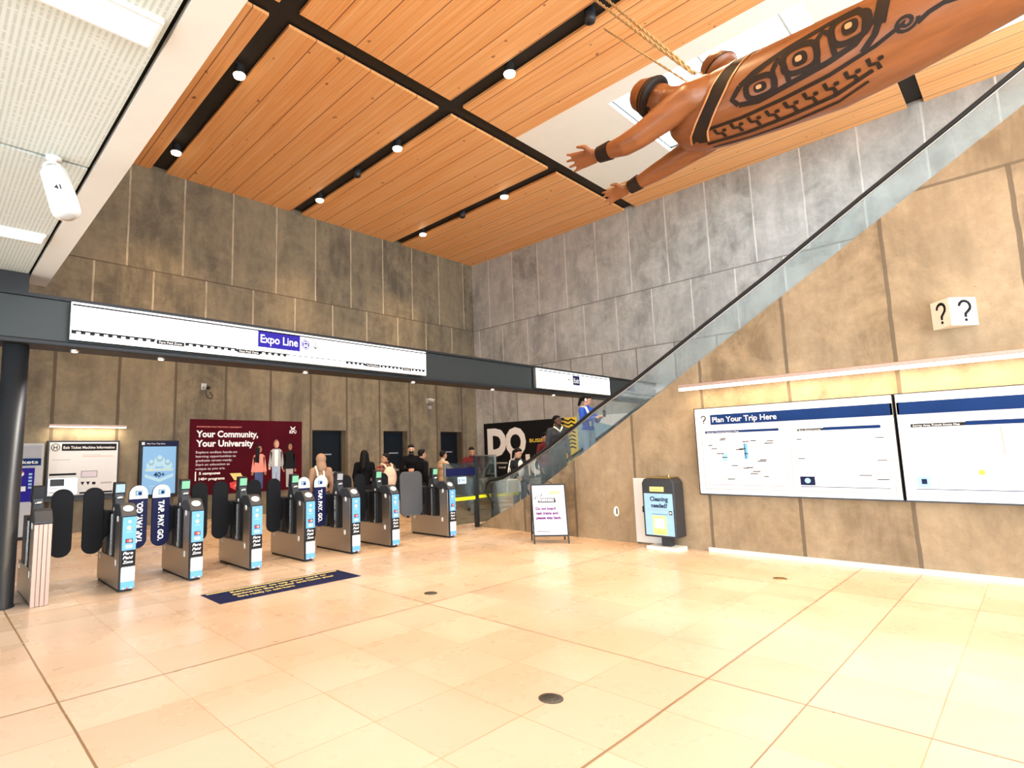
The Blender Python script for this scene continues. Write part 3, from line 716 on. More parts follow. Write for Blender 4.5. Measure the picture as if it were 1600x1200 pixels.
for a in (2.72, 2.83): p.poly([(a, 1.13), (a+.08, 1.13), (a+.04, 1.05)], M['ink'])
p.rect(2.95, 1.06, 3.02, 1.12, M['ink']); p.rect(3.12, 1.07, 3.35, 1.11, M['lightgrey']); p.rect(2.71, .86, 3.37, .90, M['ink'])
p.build('lettering', t)
b = MB(t); b.box(2.10, 2.66, 15.03, 15.07, .86, 1.23, M['steel']); b.box(2.14, 2.40, 15.02, 15.03, 1.06, 1.21, M['dark_grey']); b.box(2.12, 2.45, 15.01, 15.03, .90, .935, M['white']); b.box(2.14, 2.42, 15.01, 15.03, 1.0, 1.015, M['white']); b.build('ticket_slot', t)
t = thing('wall_light', 'short linear wall light above the white information board', 'wall light', (2.8, 15.2, 2.36))
MB(t).box(2.06, 3.60, 14.98, 15.06, 2.385, 2.43, M['bronze_steel']).build('housing', t)
MB(t).box(2.07, 3.59, 14.985, 15.055, 2.365, 2.385, M['tube_warm']).build('tube', t)
b = MB(t)
for x in (2.3, 3.35): b.box(x, x+.03, 15.06, 15.2, 2.395, 2.42, M['bronze_steel'])
b.build('bracket', t)
lamp('AREA', 'tube_lamp', t, (0, -.18, -.005), 17, (1, .82, .58), (math.radians(12), 0, 0), shape='RECTANGLE', size=1.45, size_y=.06)
t = thing('display_screen', 'tall black framed digital screen glowing pale blue on the brown wall', 'screen', (4.38, 15.2, .66))
MB(t).box(3.93, 4.83, 15.06, 15.198, .66, 2.07, M['black']).build('case', t, .01)
MB(t).box(3.995, 4.765, 15.05, 15.06, .75, 1.92, M['screen_blue']).build('display', t)
p = back_print(0, 15.05, 0, t); p.rect(3.94, 1.945, 4.82, 2.045, M['navy'], -4 + 4); p.text('Plan Your Trip Here', 4.08, 1.975, .035, M['white'], 1, width=.42, bold=.02); p.rect(3.96, 1.96, 4.03, 2.03, M['white'], 1)
for a, c, r in ((4.38, 1.60, .13), (4.19, 1.50, .11), (4.57, 1.50, .11)):
    p.disc(a, c-.05, r, M['screen_white'], 1); p.disc(a, c+.02, r*.6, M['paleblue'], 2); p.disc(a, c+.05, r*.42, M['screen_white'], 3)
p.rect(4.06, 1.31, 4.70, 1.38, M['screen_white'], 4); p.poly([(4.05, 1.25), (4.38, 1.12), (4.71, 1.25), (4.71, 1.17), (4.38, 1.04), (4.05, 1.17)], M['screen_white'], 3)
p.text('40+', 4.38, 1.17, .12, M['royal'], 5, align='c', bold=.02)
for k in range(6): p.disc(4.10+.11*k, 1.345, .02, M['paleyellow'], 5)
p.rect(4.15, .94, 4.61, .955, M['screen_white']); p.rect(4.2, .88, 4.56, .893, M['screen_white']); p.build('lettering', t)

# university poster
t = thing('poster', 'large maroon university poster reading Your Community, Your University', 'poster', (6.75, 15.2, .64))
MB(t).box(5.13, 8.37, 15.165, 15.199, .64, 2.635, M['maroon']).build('poster_sheet', t)
p = back_print(0, 15.165, 0, t)
p.text('KWANTLEN POLYTECHNIC UNIVERSITY', 5.30, 2.42, .035, M['coral'], 1, width=1.22, bold=.01)
p.text('Your Community,', 5.29, 2.165, .175, M['bright'], 1, width=1.70, bold=.03); p.text('Your University', 5.29, 1.915, .175, M['bright'], 1, width=1.57, bold=.03)
for i, (s, wd) in enumerate((('Explore endless hands-on', 1.10), ('learning opportunities to', 1.07), ('graduate career-ready.', .97), ('Start an education as', .90), ('unique as you are.', .78))):
    p.text(s, 5.29, 1.735-.108*i, .06, M['pinkwhite'], 1, width=wd, bold=.012)
p.rect(5.28, 1.02, 5.31, 1.26, M['bright']); p.text('5 campuses', 5.38, 1.175, .07, M['bright'], 1, width=.56, bold=.03); p.text('140+ programs', 5.38, 1.03, .07, M['bright'], 1, width=.68, bold=.03)
p.text('kpu.ca', 5.85, .79, .06, M['bright'], 1, width=.3, bold=.02)
p.text('KPU', 7.96, 2.28, .085, M['bright'], 1, width=.22, bold=.03); p.stroke([(8.0, 2.47), (8.07, 2.40), (8.14, 2.47)], .03, M['bright'], 1); p.stroke([(8.0, 2.375), (8.07, 2.43), (8.14, 2.375)], .02, M['bright'], 1)
p.build('lettering', t); p = back_print(0, 15.165, 0, t)
p.poly([(6.20, 1.18), (6.50, 1.18), (6.62, .99), (6.33, .99)], M['paleyellow'], 1); p.poly([(6.2, .93), (6.42, .97), (6.36, .72), (6.22, .80)], M['red'], 1); p.poly([(6.28, .80), (6.44, .95), (6.46, .86)], M['coral'], 2)
p.build('printed_shape', t)
def printed_person(cx, zt, zb, skin, hair, top, legs, longhair, w=.40):
    h = zt-zb; p = back_print(0, 15.165, 0, t)
    p.disc(cx, zt-.15, .085, hair, 1, ry=.13); p.disc(cx+.02, zt-.16, .062, skin, 2, ry=.095)
    if longhair: p.poly([(cx-.11, zt-.15), (cx+.02, zt-.1), (cx+.0, zt-.55), (cx-.13, zt-.52)], hair, 4)
    zs = zt-.29; zw = zt-.80
    p.poly([(cx-w/2, zs-.06), (cx-w*.3, zs), (cx+w*.3, zs), (cx+w/2, zs-.06), (cx+w*.42, zw), (cx-w*.42, zw)], top, 3)
    p.poly([(cx-w/2, zs-.06), (cx-w*.36, zs-.1), (cx-w*.46, zw-.02), (cx-w*.68, zw+.02)], top, 3); p.poly([(cx+w/2, zs-.06), (cx+w*.36, zs-.1), (cx+w*.46, zw-.02), (cx+w*.68, zw+.02)], top, 3)
    p.disc(cx-w*.57, zw-.04, .035, skin, 3, ry=.05); p.disc(cx+w*.57, zw-.04, .035, skin, 3, ry=.05)
    p.poly([(cx-w*.36, zw), (cx+w*.36, zw), (cx+w*.33, zb), (cx+.02, zb), (cx, zw-.15), (cx-.02, zb), (cx-w*.33, zb)], legs, 2)
    if w == .36: p.poly([(7.49, 1.80), (7.61, 1.80), (7.60, 1.33), (7.50, 1.33)], M['bright'], 5)
    p.build('printed_figure', t)
SK1 = pm('printed_skin_brown', (0.30, 0.13, 0.07), 0.6); SK2 = pm('printed_skin_fair', (0.60, 0.34, 0.24), 0.6)
printed_person(7.03, 1.98, .72, SK1, M['ink'], M['coral'], M['denim'], True, .34)
printed_person(7.55, 2.12, .72, SK2, SK1, M['lightgrey'], M['paledenim'], False, .36)
printed_person(7.97, 2.04, .72, SK1, M['ink'], M['ink'], M['lightgrey'], False, .32)

def wall_camera(x, z, l, loop):
    t = thing('wall_camera', l, 'camera', (x, YB, z), 0, 'wall cameras')
    b = MB(); b.box(-.07, .07, -.02, 0, -.02, .16, M['lightgrey']); b.tube([(0, -.02, .06), (0, -.12, .04), (0, -.16, .0)], .022, M['lightgrey']); b.build('bracket', t)
    if loop:
        MB().ball((.06, -.18, .03), .055, M['black']).build('lens_dome', t)
        MB().tube([(.02, -.15, -.02), (.0, -.16, -.12), (.06, -.17, -.24), (.16, -.17, -.26), (.19, -.16, -.18), (.12, -.13, -.08)], .012, M['black'], 8).build('cable', t)
    else:
        MB().cone((-.06, -.14, .10), (.10, -.26, .06), .06, .06, M['lightgrey'], 16).build('body', t); MB().cone((.098, -.258, .061), (.112, -.268, .057), .05, .05, M['black'], 16).build('lens', t)
        MB().box(-.05, .07, -.14, -.02, -.24, -.12, M['grey']).build('junction_box', t)
wall_camera(5.457, 3.44, 'small wall camera with a looped cable on the brown wall above the maroon poster', True)
wall_camera(13.48, 3.44, 'small grey wall camera above the dark doorways', False)

# black business poster on the grey wall behind the escalator
t = thing('poster', 'long black poster with huge letters DO on the grey wall behind the escalator', 'poster', (XR, 11.3, .7))
MB(t).box(XR-.03, XR-.001, 11.06, 14.80, .66, 2.69, M['ink']).build('poster_sheet', t)
MB(t).box(XR-.03, XR-.001, 10.55, 11.06, .66, 2.69, M['yellow']).build('poster_sheet', t); MB(t).box(XR-.03, XR-.001, 7.9, 10.55, .66, 2.69, M['paleblue']).build('poster_sheet', t)
p = side_print(XR-.03, 14.80, 0, t)
p.text('D', .18, 1.49, .98, M['bright'], 1, width=.95, bold=.06); p.text('O', 1.08, 1.49, .98, M['bright'], 1, width=.98, bold=.05); p.text('BUSINESS', 2.22, 1.905, .13, M['yellow'], 1, width=1.05, bold=.02)
p.build('lettering', t); p = side_print(XR-.03, 14.80, 0, t); p.text('ING', 1.30, .78, .69, M['bright'], 1, width=1.58, bold=.06)
p.text('Entrepreneurs', .30, 1.15, .085, M['bright'], 1, width=.85, bold=.01); p.text('Local', .72, .98, .085, M['bright'], 1, width=.33, bold=.01); p.rect(.2, .75, .5, .80, M['lightgrey'])
p.build('lettering', t); p = side_print(XR-.03, 14.80, 0, t)
for k in range(8):
    z = 2.62-.13*k
    if k < 6: p.stroke([(3.32, z), (3.45, z-.06), (3.56, z), (3.70, z-.06), (3.82, z), (3.95, z-.05)], .045, M['yellow' if k < 0 else 'paleyellow'], 1)
    p.stroke([(3.76, z), (3.90, z-.06), (4.02, z), (4.16, z-.06)], .05, M['ink'], 2)
p.build('squiggle_pattern', t); p = side_print(XR-.03, 14.80, 0, t)
for k in range(7): p.rect(4.9+.08*k, 1.85-.13*k, 6.2, 1.90-.13*k, M['bright'], 1)
p.poly([(4.3, 2.69), (6.85, 2.69), (6.85, 2.28), (5.5, 2.34)], M['bright'], 1); p.poly([(4.3, .66), (5.2, .66), (4.9, 1.5), (4.3, 1.8)], M['skyblue'], 1)
p.build('lettering', t)

# ================================================================== amber-lit wall
def qmark(p, a, b, h, mat, l=1):
    pts = [(a + h*.26*math.cos(t_), b + h*.72 + h*.26*math.sin(t_)) for t_ in [math.radians(170-25*k) for k in range(10)]]
    pts += [(a, b + h*.36), (a, b + h*.24)]; p.stroke(pts, h*.13, mat, l); p.disc(a, b + h*.07, h*.075, mat, l)
XBD = 8.745
def board(y0, y1, l):
    t = thing('map_board', l, 'map board', (XF, (y0+y1)/2, .86), 0, 'trip planning boards')
    b = MB(t); b.box(XBD, XF, y1, y0, .865, .90, M['steel']); b.box(XBD, XF, y1, y0, 2.11, 2.145, M['cream']); b.box(XBD, XF, y0-.025, y0, .90, 2.11, M['cream']); b.box(XBD, XF, y1, y1+.025, .90, 2.11, M['cream'])
    b.build('frame', t)
    e = MB(t); e.box(XBD-.006, XF, y1-.012, y0+.012, .845, .865, M['dark_grey']); e.box(XBD-.006, XF, y0, y0+.010, .865, 2.145, M['ink']); e.box(XBD-.006, XF, y1-.012, y0+.010, 2.145, 2.155, M['ink']); e.box(XBD-.004, XF, y1-.012, y1, .865, 2.145, M['ink']); e.build('edge_trim', t)
    MB(t).box(XBD+.012, XF, y1+.025, y0-.025, .90, 2.11, M['white']).build('backing', t); return t
t = board(3.63, 1.220, 'left map board on the amber-lit wall, headed Plan Your Trip Here')
x = XBD+.012
MB(t).box(XBD, x, 1.223, 3.405, 1.895, 2.045, M['royal']).build('header', t)
p = side_print(XBD, 3.63, 0, t, base=.001); p.text('Plan Your Trip Here', .255, 1.930, .082, M['white'], 1, width=.87, bold=.012); qmark(p, .125, 1.915, .12, M['ink']); p.build('lettering', t)
p = side_print(x, 3.63, 0, t, base=.001)
p.rect(.07, .93, 1.20, 1.855, M['lightgrey'], 0); p.rect(.085, .945, 1.185, 1.84, M['white'], 1)
p.rect(.13, 1.765, 1.135, 1.80, M['royal'], 2); p.text('Surrey Central Station Map', .16, 1.772, .02, M['white'], 3, width=.45); p.rect(.11, .995, 1.135, 1.005, M['grey'], 2)
rr = random.Random(3)
for k in range(22):
    a = .15 + rr.random()*.85; c = 1.06 + rr.random()*.62; w = .05+rr.random()*.06
    p.rect(a, c, a+w, c+.012, M['ink'], 3); p.stroke([(a-.06, c+.006), (a, c+.006)], .004, M['coral'], 3)
p.rect(.66, 1.38, .71, 1.60, M['skyblue'], 2); p.stroke([(.66, 1.76), (.68, 1.38), (.70, 1.02)], .008, M['lightgrey'], 2)
p.rect(.11, 1.28, .20, 1.45, M['pinkwhite'], 2); p.rect(.35, 1.35, .43, 1.46, M['paleblue'], 2); p.stroke([(.2, 1.2), (.6, 1.25), (1.1, 1.22)], .006, M['lightgrey'], 2); p.stroke([(.3, 1.7), (.33, 1.05)], .005, M['lightgrey'], 2); p.stroke([(.92, 1.72), (.95, 1.05)], .005, M['lightgrey'], 2)
p.build('local_map', t)
p = side_print(x, 3.63, 0, t, base=.001)
p.rect(1.25, .93, 2.36, 1.855, M['lightgrey'], 0); p.rect(1.265, .945, 2.345, 1.84, M['white'], 1); p.rect(1.36, 1.745, 1.66, 1.775, M['ink'], 2); p.text('Bus Departures', 1.38, 1.75, .018, M['white'], 3, width=.25); p.rect(1.66, 1.745, 2.27, 1.785, M['royal'], 2)
p.rect(1.34, 1.02, 1.51, 1.135, M['navy'], 2); p.disc(1.425, 1.08, .035, M['paleblue'], 3); p.rect(1.34, .995, 2.30, 1.003, M['royal'], 2)
for k, (a, c, w) in enumerate(((1.34, 1.63, .06), (1.34, 1.37, .08), (2.2, 1.62, .09), (2.2, 1.34, .1), (2.0, 1.15, .13), (2.18, 1.1, .12))): p.rect(a, c, a+w, c+.01, M['ink'], 2)
for k in range(5): p.stroke([(1.45+.15*k, 1.68), (1.5+.17*k, 1.1)], .004, M['lightgrey'], 2)
p.build('route_map', t)
t = board(1.185, -1.25, 'right map board on the amber-lit wall, cut off by the picture edge')
MB(t).box(XBD, x, -1.22, 1.182, 1.895, 2.045, M['royal']).build('header', t)
p = side_print(x, 1.20, 0, t, base=.001)
p.rect(.03, .93, 2.40, 1.855, M['lightgrey'], 0); p.rect(.045, .945, 2.385, 1.84, M['white'], 1); p.rect(.13, 1.735, .62, 1.775, M['ink'], 2); p.text('Surrey Area Transit Route Map', .15, 1.745, .02, M['white'], 3, width=.42, bold=.02); p.rect(.62, 1.735, 2.3, 1.785, M['royal'], 2)
p.rect(.11, .995, 2.3, 1.003, M['royal'], 2); p.rect(.13, 1.02, .25, 1.15, M['paleblue'], 2); p.rect(.17, 1.06, .22, 1.12, M['navy'], 3); p.rect(.92, 1.10, 1.4, 1.225, M['paledenim'], 2)
p.stroke([(.9, 1.7), (.905, 1.4)], .012, M['coral'], 2)
for k in range(9): p.stroke([(.2+.12*k, 1.65-.05*(k % 3)), (.35+.1*k, 1.2+.05*(k % 4))], .005, M['lightgrey'], 2)
p.disc(.7, 1.2, .03, M['orange'], 2); p.build('route_map', t)

t = thing('wall_light', 'long linear light mounted on the amber-lit wall above the map boards', 'wall light', (8.6, 1.2, 2.43))
MB(t).box(8.53, 8.63, -1.3, 3.77, 2.475, 2.525, M['bronze_steel']).build('housing', t, .008)
MB(t).box(8.535, 8.625, -1.29, 3.76, 2.435, 2.475, M['bar']).build('tube', t)
for y in (3.4, 2.0, .35, -1.0): MB(t).box(8.60, XF, y-.015, y+.015, 2.49, 2.515, M['bronze_steel']).build('bracket', t)
lamp('AREA', 'tube_lamp', t, (0, 0, -.01), 45, (1, .76, .46), (0, math.radians(-14), 0), shape='RECTANGLE', size=.09, size_y=4.9)

t = thing('question_sign', 'ivory wedge shaped wall sign with two question marks', 'sign', (XF, .565, 2.88))
A1, B1, T1 = (XF-.001, .76, 0), (XF-.001, .36, 0), (8.62, .575, 0)
b = MB(t); b.prism([A1, T1, B1], (0, 0, 2.885), (0, 0, 3.215), M['cube_white']); b.build('body', t, .004)
for P0, P1 in ((Vector(A1), Vector(T1)), (Vector(T1), Vector(B1))):
    R = (P1-P0).normalized(); L = (P1-P0).length; p = Print(P0 + Vector((0, 0, 2.885)), R, (0, 0, 1), t); qmark(p, L*.55, .045, .245, M['ink']); p.build('lettering', t)

t = thing('litter_bin', 'grey litter bin on a post with a Cleaning needed? notice on its front', 'litter bin', (8.66, 4.15, 0))
b = MB(t); pr = [(4.44, .19), (4.44, 1.02), (4.40, 1.09), (3.96, 1.09), (3.92, 1.02), (3.92, .19)]
b.prism([(0, y, z) for y, z in pr], (8.47, 0, 0), (8.80, 0, 0), M['dark_grey']); b.build('body', t, .015)
MB(t).box(8.50, 8.79, 3.98, 4.38, 1.091, 1.11, M['brass']).build('lid', t, .006)
MB(t).cone((8.62, 4.06, 1.11), (8.62, 4.06, 1.15), .022, .022, M['brass'], 16).build('lock', t)
MB(t).box(8.58, 8.72, 4.08, 4.22, .045, .20, M['dark_grey']).build('post', t); MB(t).box(8.46, 8.80, 3.92, 4.42, 0, .045, M['cream']).build('base_plate', t, .005)
p = side_print(8.47, 4.44, 0, t); p.rect(.03, .22, .49, .86, M['paleblue'], 0); p.rect(.13, .89, .36, .965, M['paleyellow'], 1); p.text('Recycle', .16, .91, .035, M['brass'], 2, width=.16)
p.text('Cleaning', .27, .745, .068, M['navy'], 1, width=.29, align='c', bold=.035); p.text('needed?', .27, .645, .068, M['navy'], 1, width=.26, align='c', bold=.035)
p.rect(.06, .605, .42, .612, M['grey'], 1); p.rect(.14, .54, .40, .546, M['royal'], 1)
p.rect(.15, .23, .37, .52, M['paleyellow'], 1); p.rect(.18, .33, .34, .48, M['white'], 2); p.rect(.21, .36, .30, .44, M['pinkwhite'], 3); p.rect(.20, .26, .32, .27, M['orange'], 2); p.rect(.42, .54, .47, .60, M['ink'], 1); p.rect(.43, .555, .46, .585, M['white'], 2)
p.build('notice', t)
t = thing('wall_cabinet', 'flat white cabinet door on the amber-lit wall behind the litter bin', 'cabinet', (XF, 4.53, 0))
MB(t).box(8.815, XF-.001, 4.27, 4.77, .03, 1.075, M['white_metal']).build('door', t, .004); MB(t).box(8.80, 8.815, 4.60, 4.625, .52, .62, M['ink']).build('handle', t)
t = thing('wall_intercom', 'small white oval fitting low on the amber-lit wall between sign and litter bin', 'wall fitting', (XF, 5.13, .5))
MB(t).ball((XF-.005, 5.13, .5), (.04, .05, .085), M['cream']).build('body', t); MB(t).box(XF-.047, XF-.036, 5.09, 5.11, .46, .56, M['dark_grey']).build('button', t)

# A-frame
t = thing('sign_stand', 'black framed A-board with purple notice Do not board test trains', 'sign stand', (8.09, 6.0, 0), math.radians(-46))
w = .30; H_ = .99
def lean(v, y0=-.0, k=.10): return y0 + k*v
for nm, s in (('front_frame', -1), ('rear_frame', 1)):
    b = MB(); yb = -.22 if s < 0 else .22
    Y = lambda z: yb*(1 - z/1.02)
    for a, c, z0, z1 in ((-w, -w+.022, 0, H_), (w-.022, w, 0, H_), (-w+.022, w-.022, H_-.022, H_), (-w+.022, w-.022, .12, .145)):
        b.add([(xx, Y(zz)+dy, zz) for xx in (a, c) for dy in (-.012, .012) for zz in (z0, z1)], [(0, 1, 3, 2), (4, 6, 7, 5), (0, 4, 5, 1), (2, 3, 7, 6), (0, 2, 6, 4), (1, 5, 7, 3)], M['black'])
    b.build(nm, t)
Yf = lambda z: -.22*(1 - z/1.02)
b = MB(); b.add([(xx, Yf(zz)+dy, zz) for xx in (-w+.022, w-.022) for dy in (-.006, .006) for zz in (.145, H_-.022)], [(0, 1, 3, 2), (4, 6, 7, 5), (0, 4, 5, 1), (2, 3, 7, 6), (0, 2, 6, 4), (1, 5, 7, 3)], M['pinkwhite']); pan = b.build('notice_panel', t)
b = MB(); b.add([(xx, -Yf(zz)+dy, zz) for xx in (-w+.022, w-.022) for dy in (-.006, .006) for zz in (.145, H_-.022)], [(0, 1, 3, 2), (4, 6, 7, 5), (0, 4, 5, 1), (2, 3, 7, 6), (0, 2, 6, 4), (1, 5, 7, 3)], M['pinkwhite']); b.build('notice_panel', t)
hp = [(.07*math.cos(a), 0, H_+.035*math.sin(a)) for a in [PI*k/10 for k in range(11)]]; MB().tube(hp, .008, M['black'], 8).build('handle', t)
p = Print((-w+.022, Yf(.145)-.006, .145), (1, 0, 0), (0, .22/1.02, 1), None)
for i, (s, wd) in enumerate((('Do not board', .34), ('test trains and', .375), ('please stay back.', .43))): p.text(s, .045, .42-.078*i, .048, M['purple'], 1, width=wd, bold=.05)
p.rect(.045, .20, .47, .206, M['grey']); p.rect(.045, .155, .48, .161, M['grey']); p.rect(.045, .055, .27, .064, M['ink']); p.rect(.46, .05, .49, .07, M['paleblue'])
p.poly([(.29, .68), (.49, .69), (.47, .74), (.30, .735)], M['paleyellow'], 0)
p.poly([(.085, .545), (.40, .545), (.385, .62), (.12, .62)], M['ink'], 0)
for k in range(7): p.rect(.115+.037*k, .56, .143+.037*k, .61, M['white'], 1)
p.poly([(.03, .60), (.155, .65), (.175, .695), (.05, .645)], M['ink'], 2); p.poly([(.05, .615), (.145, .655), (.155, .68), (.06, .64)], M['white'], 3)
p.build('lettering', pan)

# floor mat, drains
t = thing('floor_mat', 'long navy floor mat with yellow wording in front of the fare gates', 'floor mat', (3.39, 6.52, 0))
MB(t).box(2.475, 4.305, 6.24, 6.81, 0, .006, M['navy']).build('sheet', t)
p = Print((2.475, 6.24, .006), (1, 0, 0), (0, 1, 0), t, base=.001); p.rect(.04, .505, 1.785, .54, M['paleyellow'])
for i, (s, a, wd) in enumerate((('Remember to tap your card or', .28, 1.28), ('device to the reader and have your', .25, 1.35), ('fare ready to exit here', .26, .70))): p.text(s, a, .375-.125*i, .075, M['paleyellow'], 1, width=wd, bold=.03)
p.build('lettering', t)
for x, y, r, mt, l in ((3.015, 2.285, .078, 'iron', 'round iron drain cover in the floor nearest the camera'), (4.307, 4.873, .075, 'iron', 'small round drain cover in the floor right of the navy mat'), (7.507, 2.273, .075, 'brass', 'small brass drain cover in the floor near the map boards')):
    t = thing('floor_drain', l, 'drain', (x, y, 0), 0, 'floor drains')
    MB().lathe((0, 0, 0), (0, 0, 1), [(0, r), (.003, r), (.004, r*.92), (.003, r*.88)], M[mt], 28).build('rim', t)
    b = MB(); b.lathe((0, 0, .0), (0, 0, 1), [(.001, r*.86), (.0045, r*.86)], M[mt], 24)
    for i in range(-2, 3):
        for j in range(-2, 3):
            if i*i+j*j < 6: b.lathe((i*r*.27, j*r*.27, .0046), (0, 0, 1), [(0, r*.085), (.0008, r*.085)], M['black'], 8)
    b.build('grate', t)

# ================================================================== glass partition by the escalator
t = thing('glass_partition', 'waist high glass partition with a yellow stripe between last gate and escalator', 'partition', (8.4, 8.38, 0))
b = MB(t); b.box(8.72, 8.80, 8.33, 8.41, 0, 1.50, M['column']); b.build('post', t, .006)
MB(t).box(7.86, 8.72, 8.364, 8.376, .10, 1.36, M['glass_clear']).build('glass_pane', t); MB(t).box(8.80, 9.40, 8.364, 8.376, .10, 1.50, M['glass_clear']).build('glass_pane', t)
MB(t).box(7.82, 7.86, 8.35, 8.39, 0, 1.36, M['steel']).build('post', t); MB(t).box(9.40, 9.43, 8.355, 8.385, 0, 1.50, M['steel']).build('post', t)
b = MB(t); b.box(8.80, 9.40, 8.36, 8.38, 1.50, 1.515, M['steel']); b.build('top_rail', t)
p = back_print(0, 8.364, 0, t); p.rect(7.88, .585, 8.72, .655, M['neon']); p.rect(8.80, .60, 9.40, .67, M['neon']); p.rect(7.88, 1.10, 8.72, 1.255, M['navy']); p.build('stripe', t)
p = back_print(0, 8.364, 0, t); p.rect(8.20, .925, 8.46, 1.075, M['paleblue'], 2); p.rect(8.21, .935, 8.45, 1.065, M['white'], 3); p.disc(8.25, 1.02, .015, M['ink'], 4); p.rect(8.24, .955, 8.26, 1.005, M['ink'], 4); p.rect(8.30, .98, 8.42, 1.03, M['paleblue'], 4); p.build('notice', t)

# ================================================================== escalator
t = thing('escalator', 'escalator with glass balustrade and black handrails rising behind the amber-lit wall', 'escalator', (9.7, 8.2, 0))
RAIL = [(8.16, .93), (8.22, .965), (8.13, .985), (7.835, 1.04), (7.44, 1.21), (6.60, 1.66), (5.97, 2.03), (5.54, 2.29), (4.82, 2.715)] 
def rail_z(y):
    P = [(8.2, .97), (7.835, 1.04), (7.44, 1.21), (6.60, 1.66), (5.97, 2.04), (5.54, 2.31), (4.82, 2.70), (4.04, 3.165), (3.49, 3.50), (2.52, 4.08), (1.32, 4.845), (.28, 5.485), (-.31, 5.86), (-5.6, 9.2)]
    for (ya, za), (yb, zb) in zip(P[:-1], P[1:]):
        if ya >= y >= yb: return za + (zb-za)*(ya-y)/(ya-yb)
    return P[-1][1] if y < -5 else P[0][1]
def wall_z(y):
    Q = prof
    for (ya, za), (yb, zb) in zip(Q[:3], Q[1:4]):
        if ya >= y >= yb: return za + (zb-za)*(ya-y)/(ya-yb)
    return 0
ys = [8.2, 7.835, 7.44, 7.0, 6.6, 6.28, 5.97, 5.54, 4.82, 4.04, 3.49, 2.52, 1.32, .28, -.31, -2.0, -3.5, -5.5]
for X in (9.03, 10.40):
    path = [(X, 8.10, .52), (X, 8.24, .58), (X, 8.33, .74), (X, 8.30, .90)] + [(X, y, rail_z(y)) for y in ys]
    MB(t).tube(path, .030, M['black'], 12).build('handrail', t)
    b = MB(t); b.tube([(X, y, rail_z(y)-.045) for y in ys], .012, M['steel'], 8); b.build('rail_track', t)
    seams = [8.2, 7.0, 5.25, 3.5, 1.95, .36, -1.3, -3.0, -5.5]
    for ya, yb in zip(seams[:-1], seams[1:]):
        n = 8; yy = [ya-.006 + (yb-ya+.012)*k/n for k in range(n+1)]
        pts = [(X-.006, y, rail_z(y)-.04) for y in yy] + [(X-.006, y, max(.1, wall_z(y)-.25)) for y in yy[::-1]]
        MB(t).prism(pts, (0, 0, 0), (.012, 0, 0), M['glass']).build('glass_panel', t)
def step_z(y): return max(0.0, .62*(7.9-y))
b = MB(t)
for X0, X1 in ((9.0, 9.16), (10.30, 10.46)):
    pts = [(X0, 8.35, 0), (X0, 8.35, .12), (X0, 7.7, .30)] + [(X0, y, step_z(y)+.17) for y in (7.2, 2.0, -5.5)] + [(X0, -5.5, 0)]
    b.prism(pts, (0, 0, 0), (X1-X0, 0, 0), M['dark_grey'])
b.build('skirt', t)
MB(t).box(9.17, 10.29, 7.95, 8.6, 0, .012, M['steel']).build('landing_plate', t)
k = 0; y = 7.95
while y > -1.5:
    zt = .25*k*1.0 + .0; z_ = step_z(y-.2)
    if z_ > .03: MB(t).box(9.17, 10.29, y-.40, y+.0, max(0, z_-.26), z_, M['dark_grey']).build('step', t)
    y -= .403; k += 1
MB(t).prism([(9.17, y, max(0, step_z(y)-.35)) for y in (7.3, -5.5)] + [(9.17, -5.5, 0), (9.17, 7.3, 0)], (0, 0, 0), (1.12, 0, 0), M['dark_grey']).build('truss', t)

# ================================================================== soft bodies: tapered limbs fused into one skin
def fuse(b, voxel, smooth=4):
    """one continuous surface from the overlapping shapes in b"""
    me = mesh_of(b); o = bpy.data.objects.new('tmp', me); C.objects.link(o)
    r = o.modifiers.new('r', 'REMESH'); r.mode = 'VOXEL'; r.voxel_size = voxel; r.use_smooth_shade = True
    dg = bpy.context.evaluated_depsgraph_get(); out = bpy.data.meshes.new_from_object(o.evaluated_get(dg))
    bpy.data.objects.remove(o); bpy.data.meshes.remove(me)
    bm = bmesh.new(); bm.from_mesh(out)
    for _ in range(smooth): bmesh.ops.smooth_vert(bm, verts=bm.verts, factor=0.5, use_axis_x=True, use_axis_y=True, use_axis_z=True)
    bm.to_mesh(out); bm.free(); out.materials.clear(); out.materials.append(b.mats[0])
    out.polygons.foreach_set('material_index', [0]*len(out.polygons)); out.polygons.foreach_set('use_smooth', [True]*len(out.polygons)); return out
def limb(b, pts, mat, n=14):
    """pts: [(point, radius)...]"""
    for (p, r), (q, s) in zip(pts[:-1], pts[1:]): b.cone(p, q, r, s, mat, n)
    for p, r in pts: b.ball(p, r, mat, n, 8)
def hand(b, wrist, d, palm_n, side, k, mat, curl=0.35, spread=1.0):
    """palm and five fingers; d: pointing direction, palm_n: towards the palm, side: direction of the thumb"""
    w = Vector(wrist); d = Vector(d).normalized(); pn = Vector(palm_n); pn = (pn - d*pn.dot(d)).normalized(); t = d.cross(pn).normalized()
    if t.dot(Vector(side)) < 0: t = -t
    for i in range(4):
        o = (1.5-i)*.021*k; base = w + d*.088*k + t*o
        limb(b, [(w + d*.02*k + t*o*.6, .017*k), (base, .0125*k)], mat, 8)
        L = (.070, .080, .075, .058)[i]*k; dd = (d + t*(1.5-i)*.10*spread).normalized()
        m1 = base + dd*L*.5 + pn*curl*.018*k; m2 = base + dd*L*(1-.2*curl) + pn*curl*.05*k
        limb(b, [(base, .0105*k), (m1, .0095*k), (m2, .0078*k)], mat, 8)
    tb = w + d*.028*k + t*.026*k; limb(b, [(tb - t*.01*k, .016*k), (tb + (d*.55+t*.8).normalized()*.038*k + pn*.008*k, .012*k), (tb + (d*.8+t*.6).normalized()*.070*k + pn*.016*k, .009*k)], mat, 8)

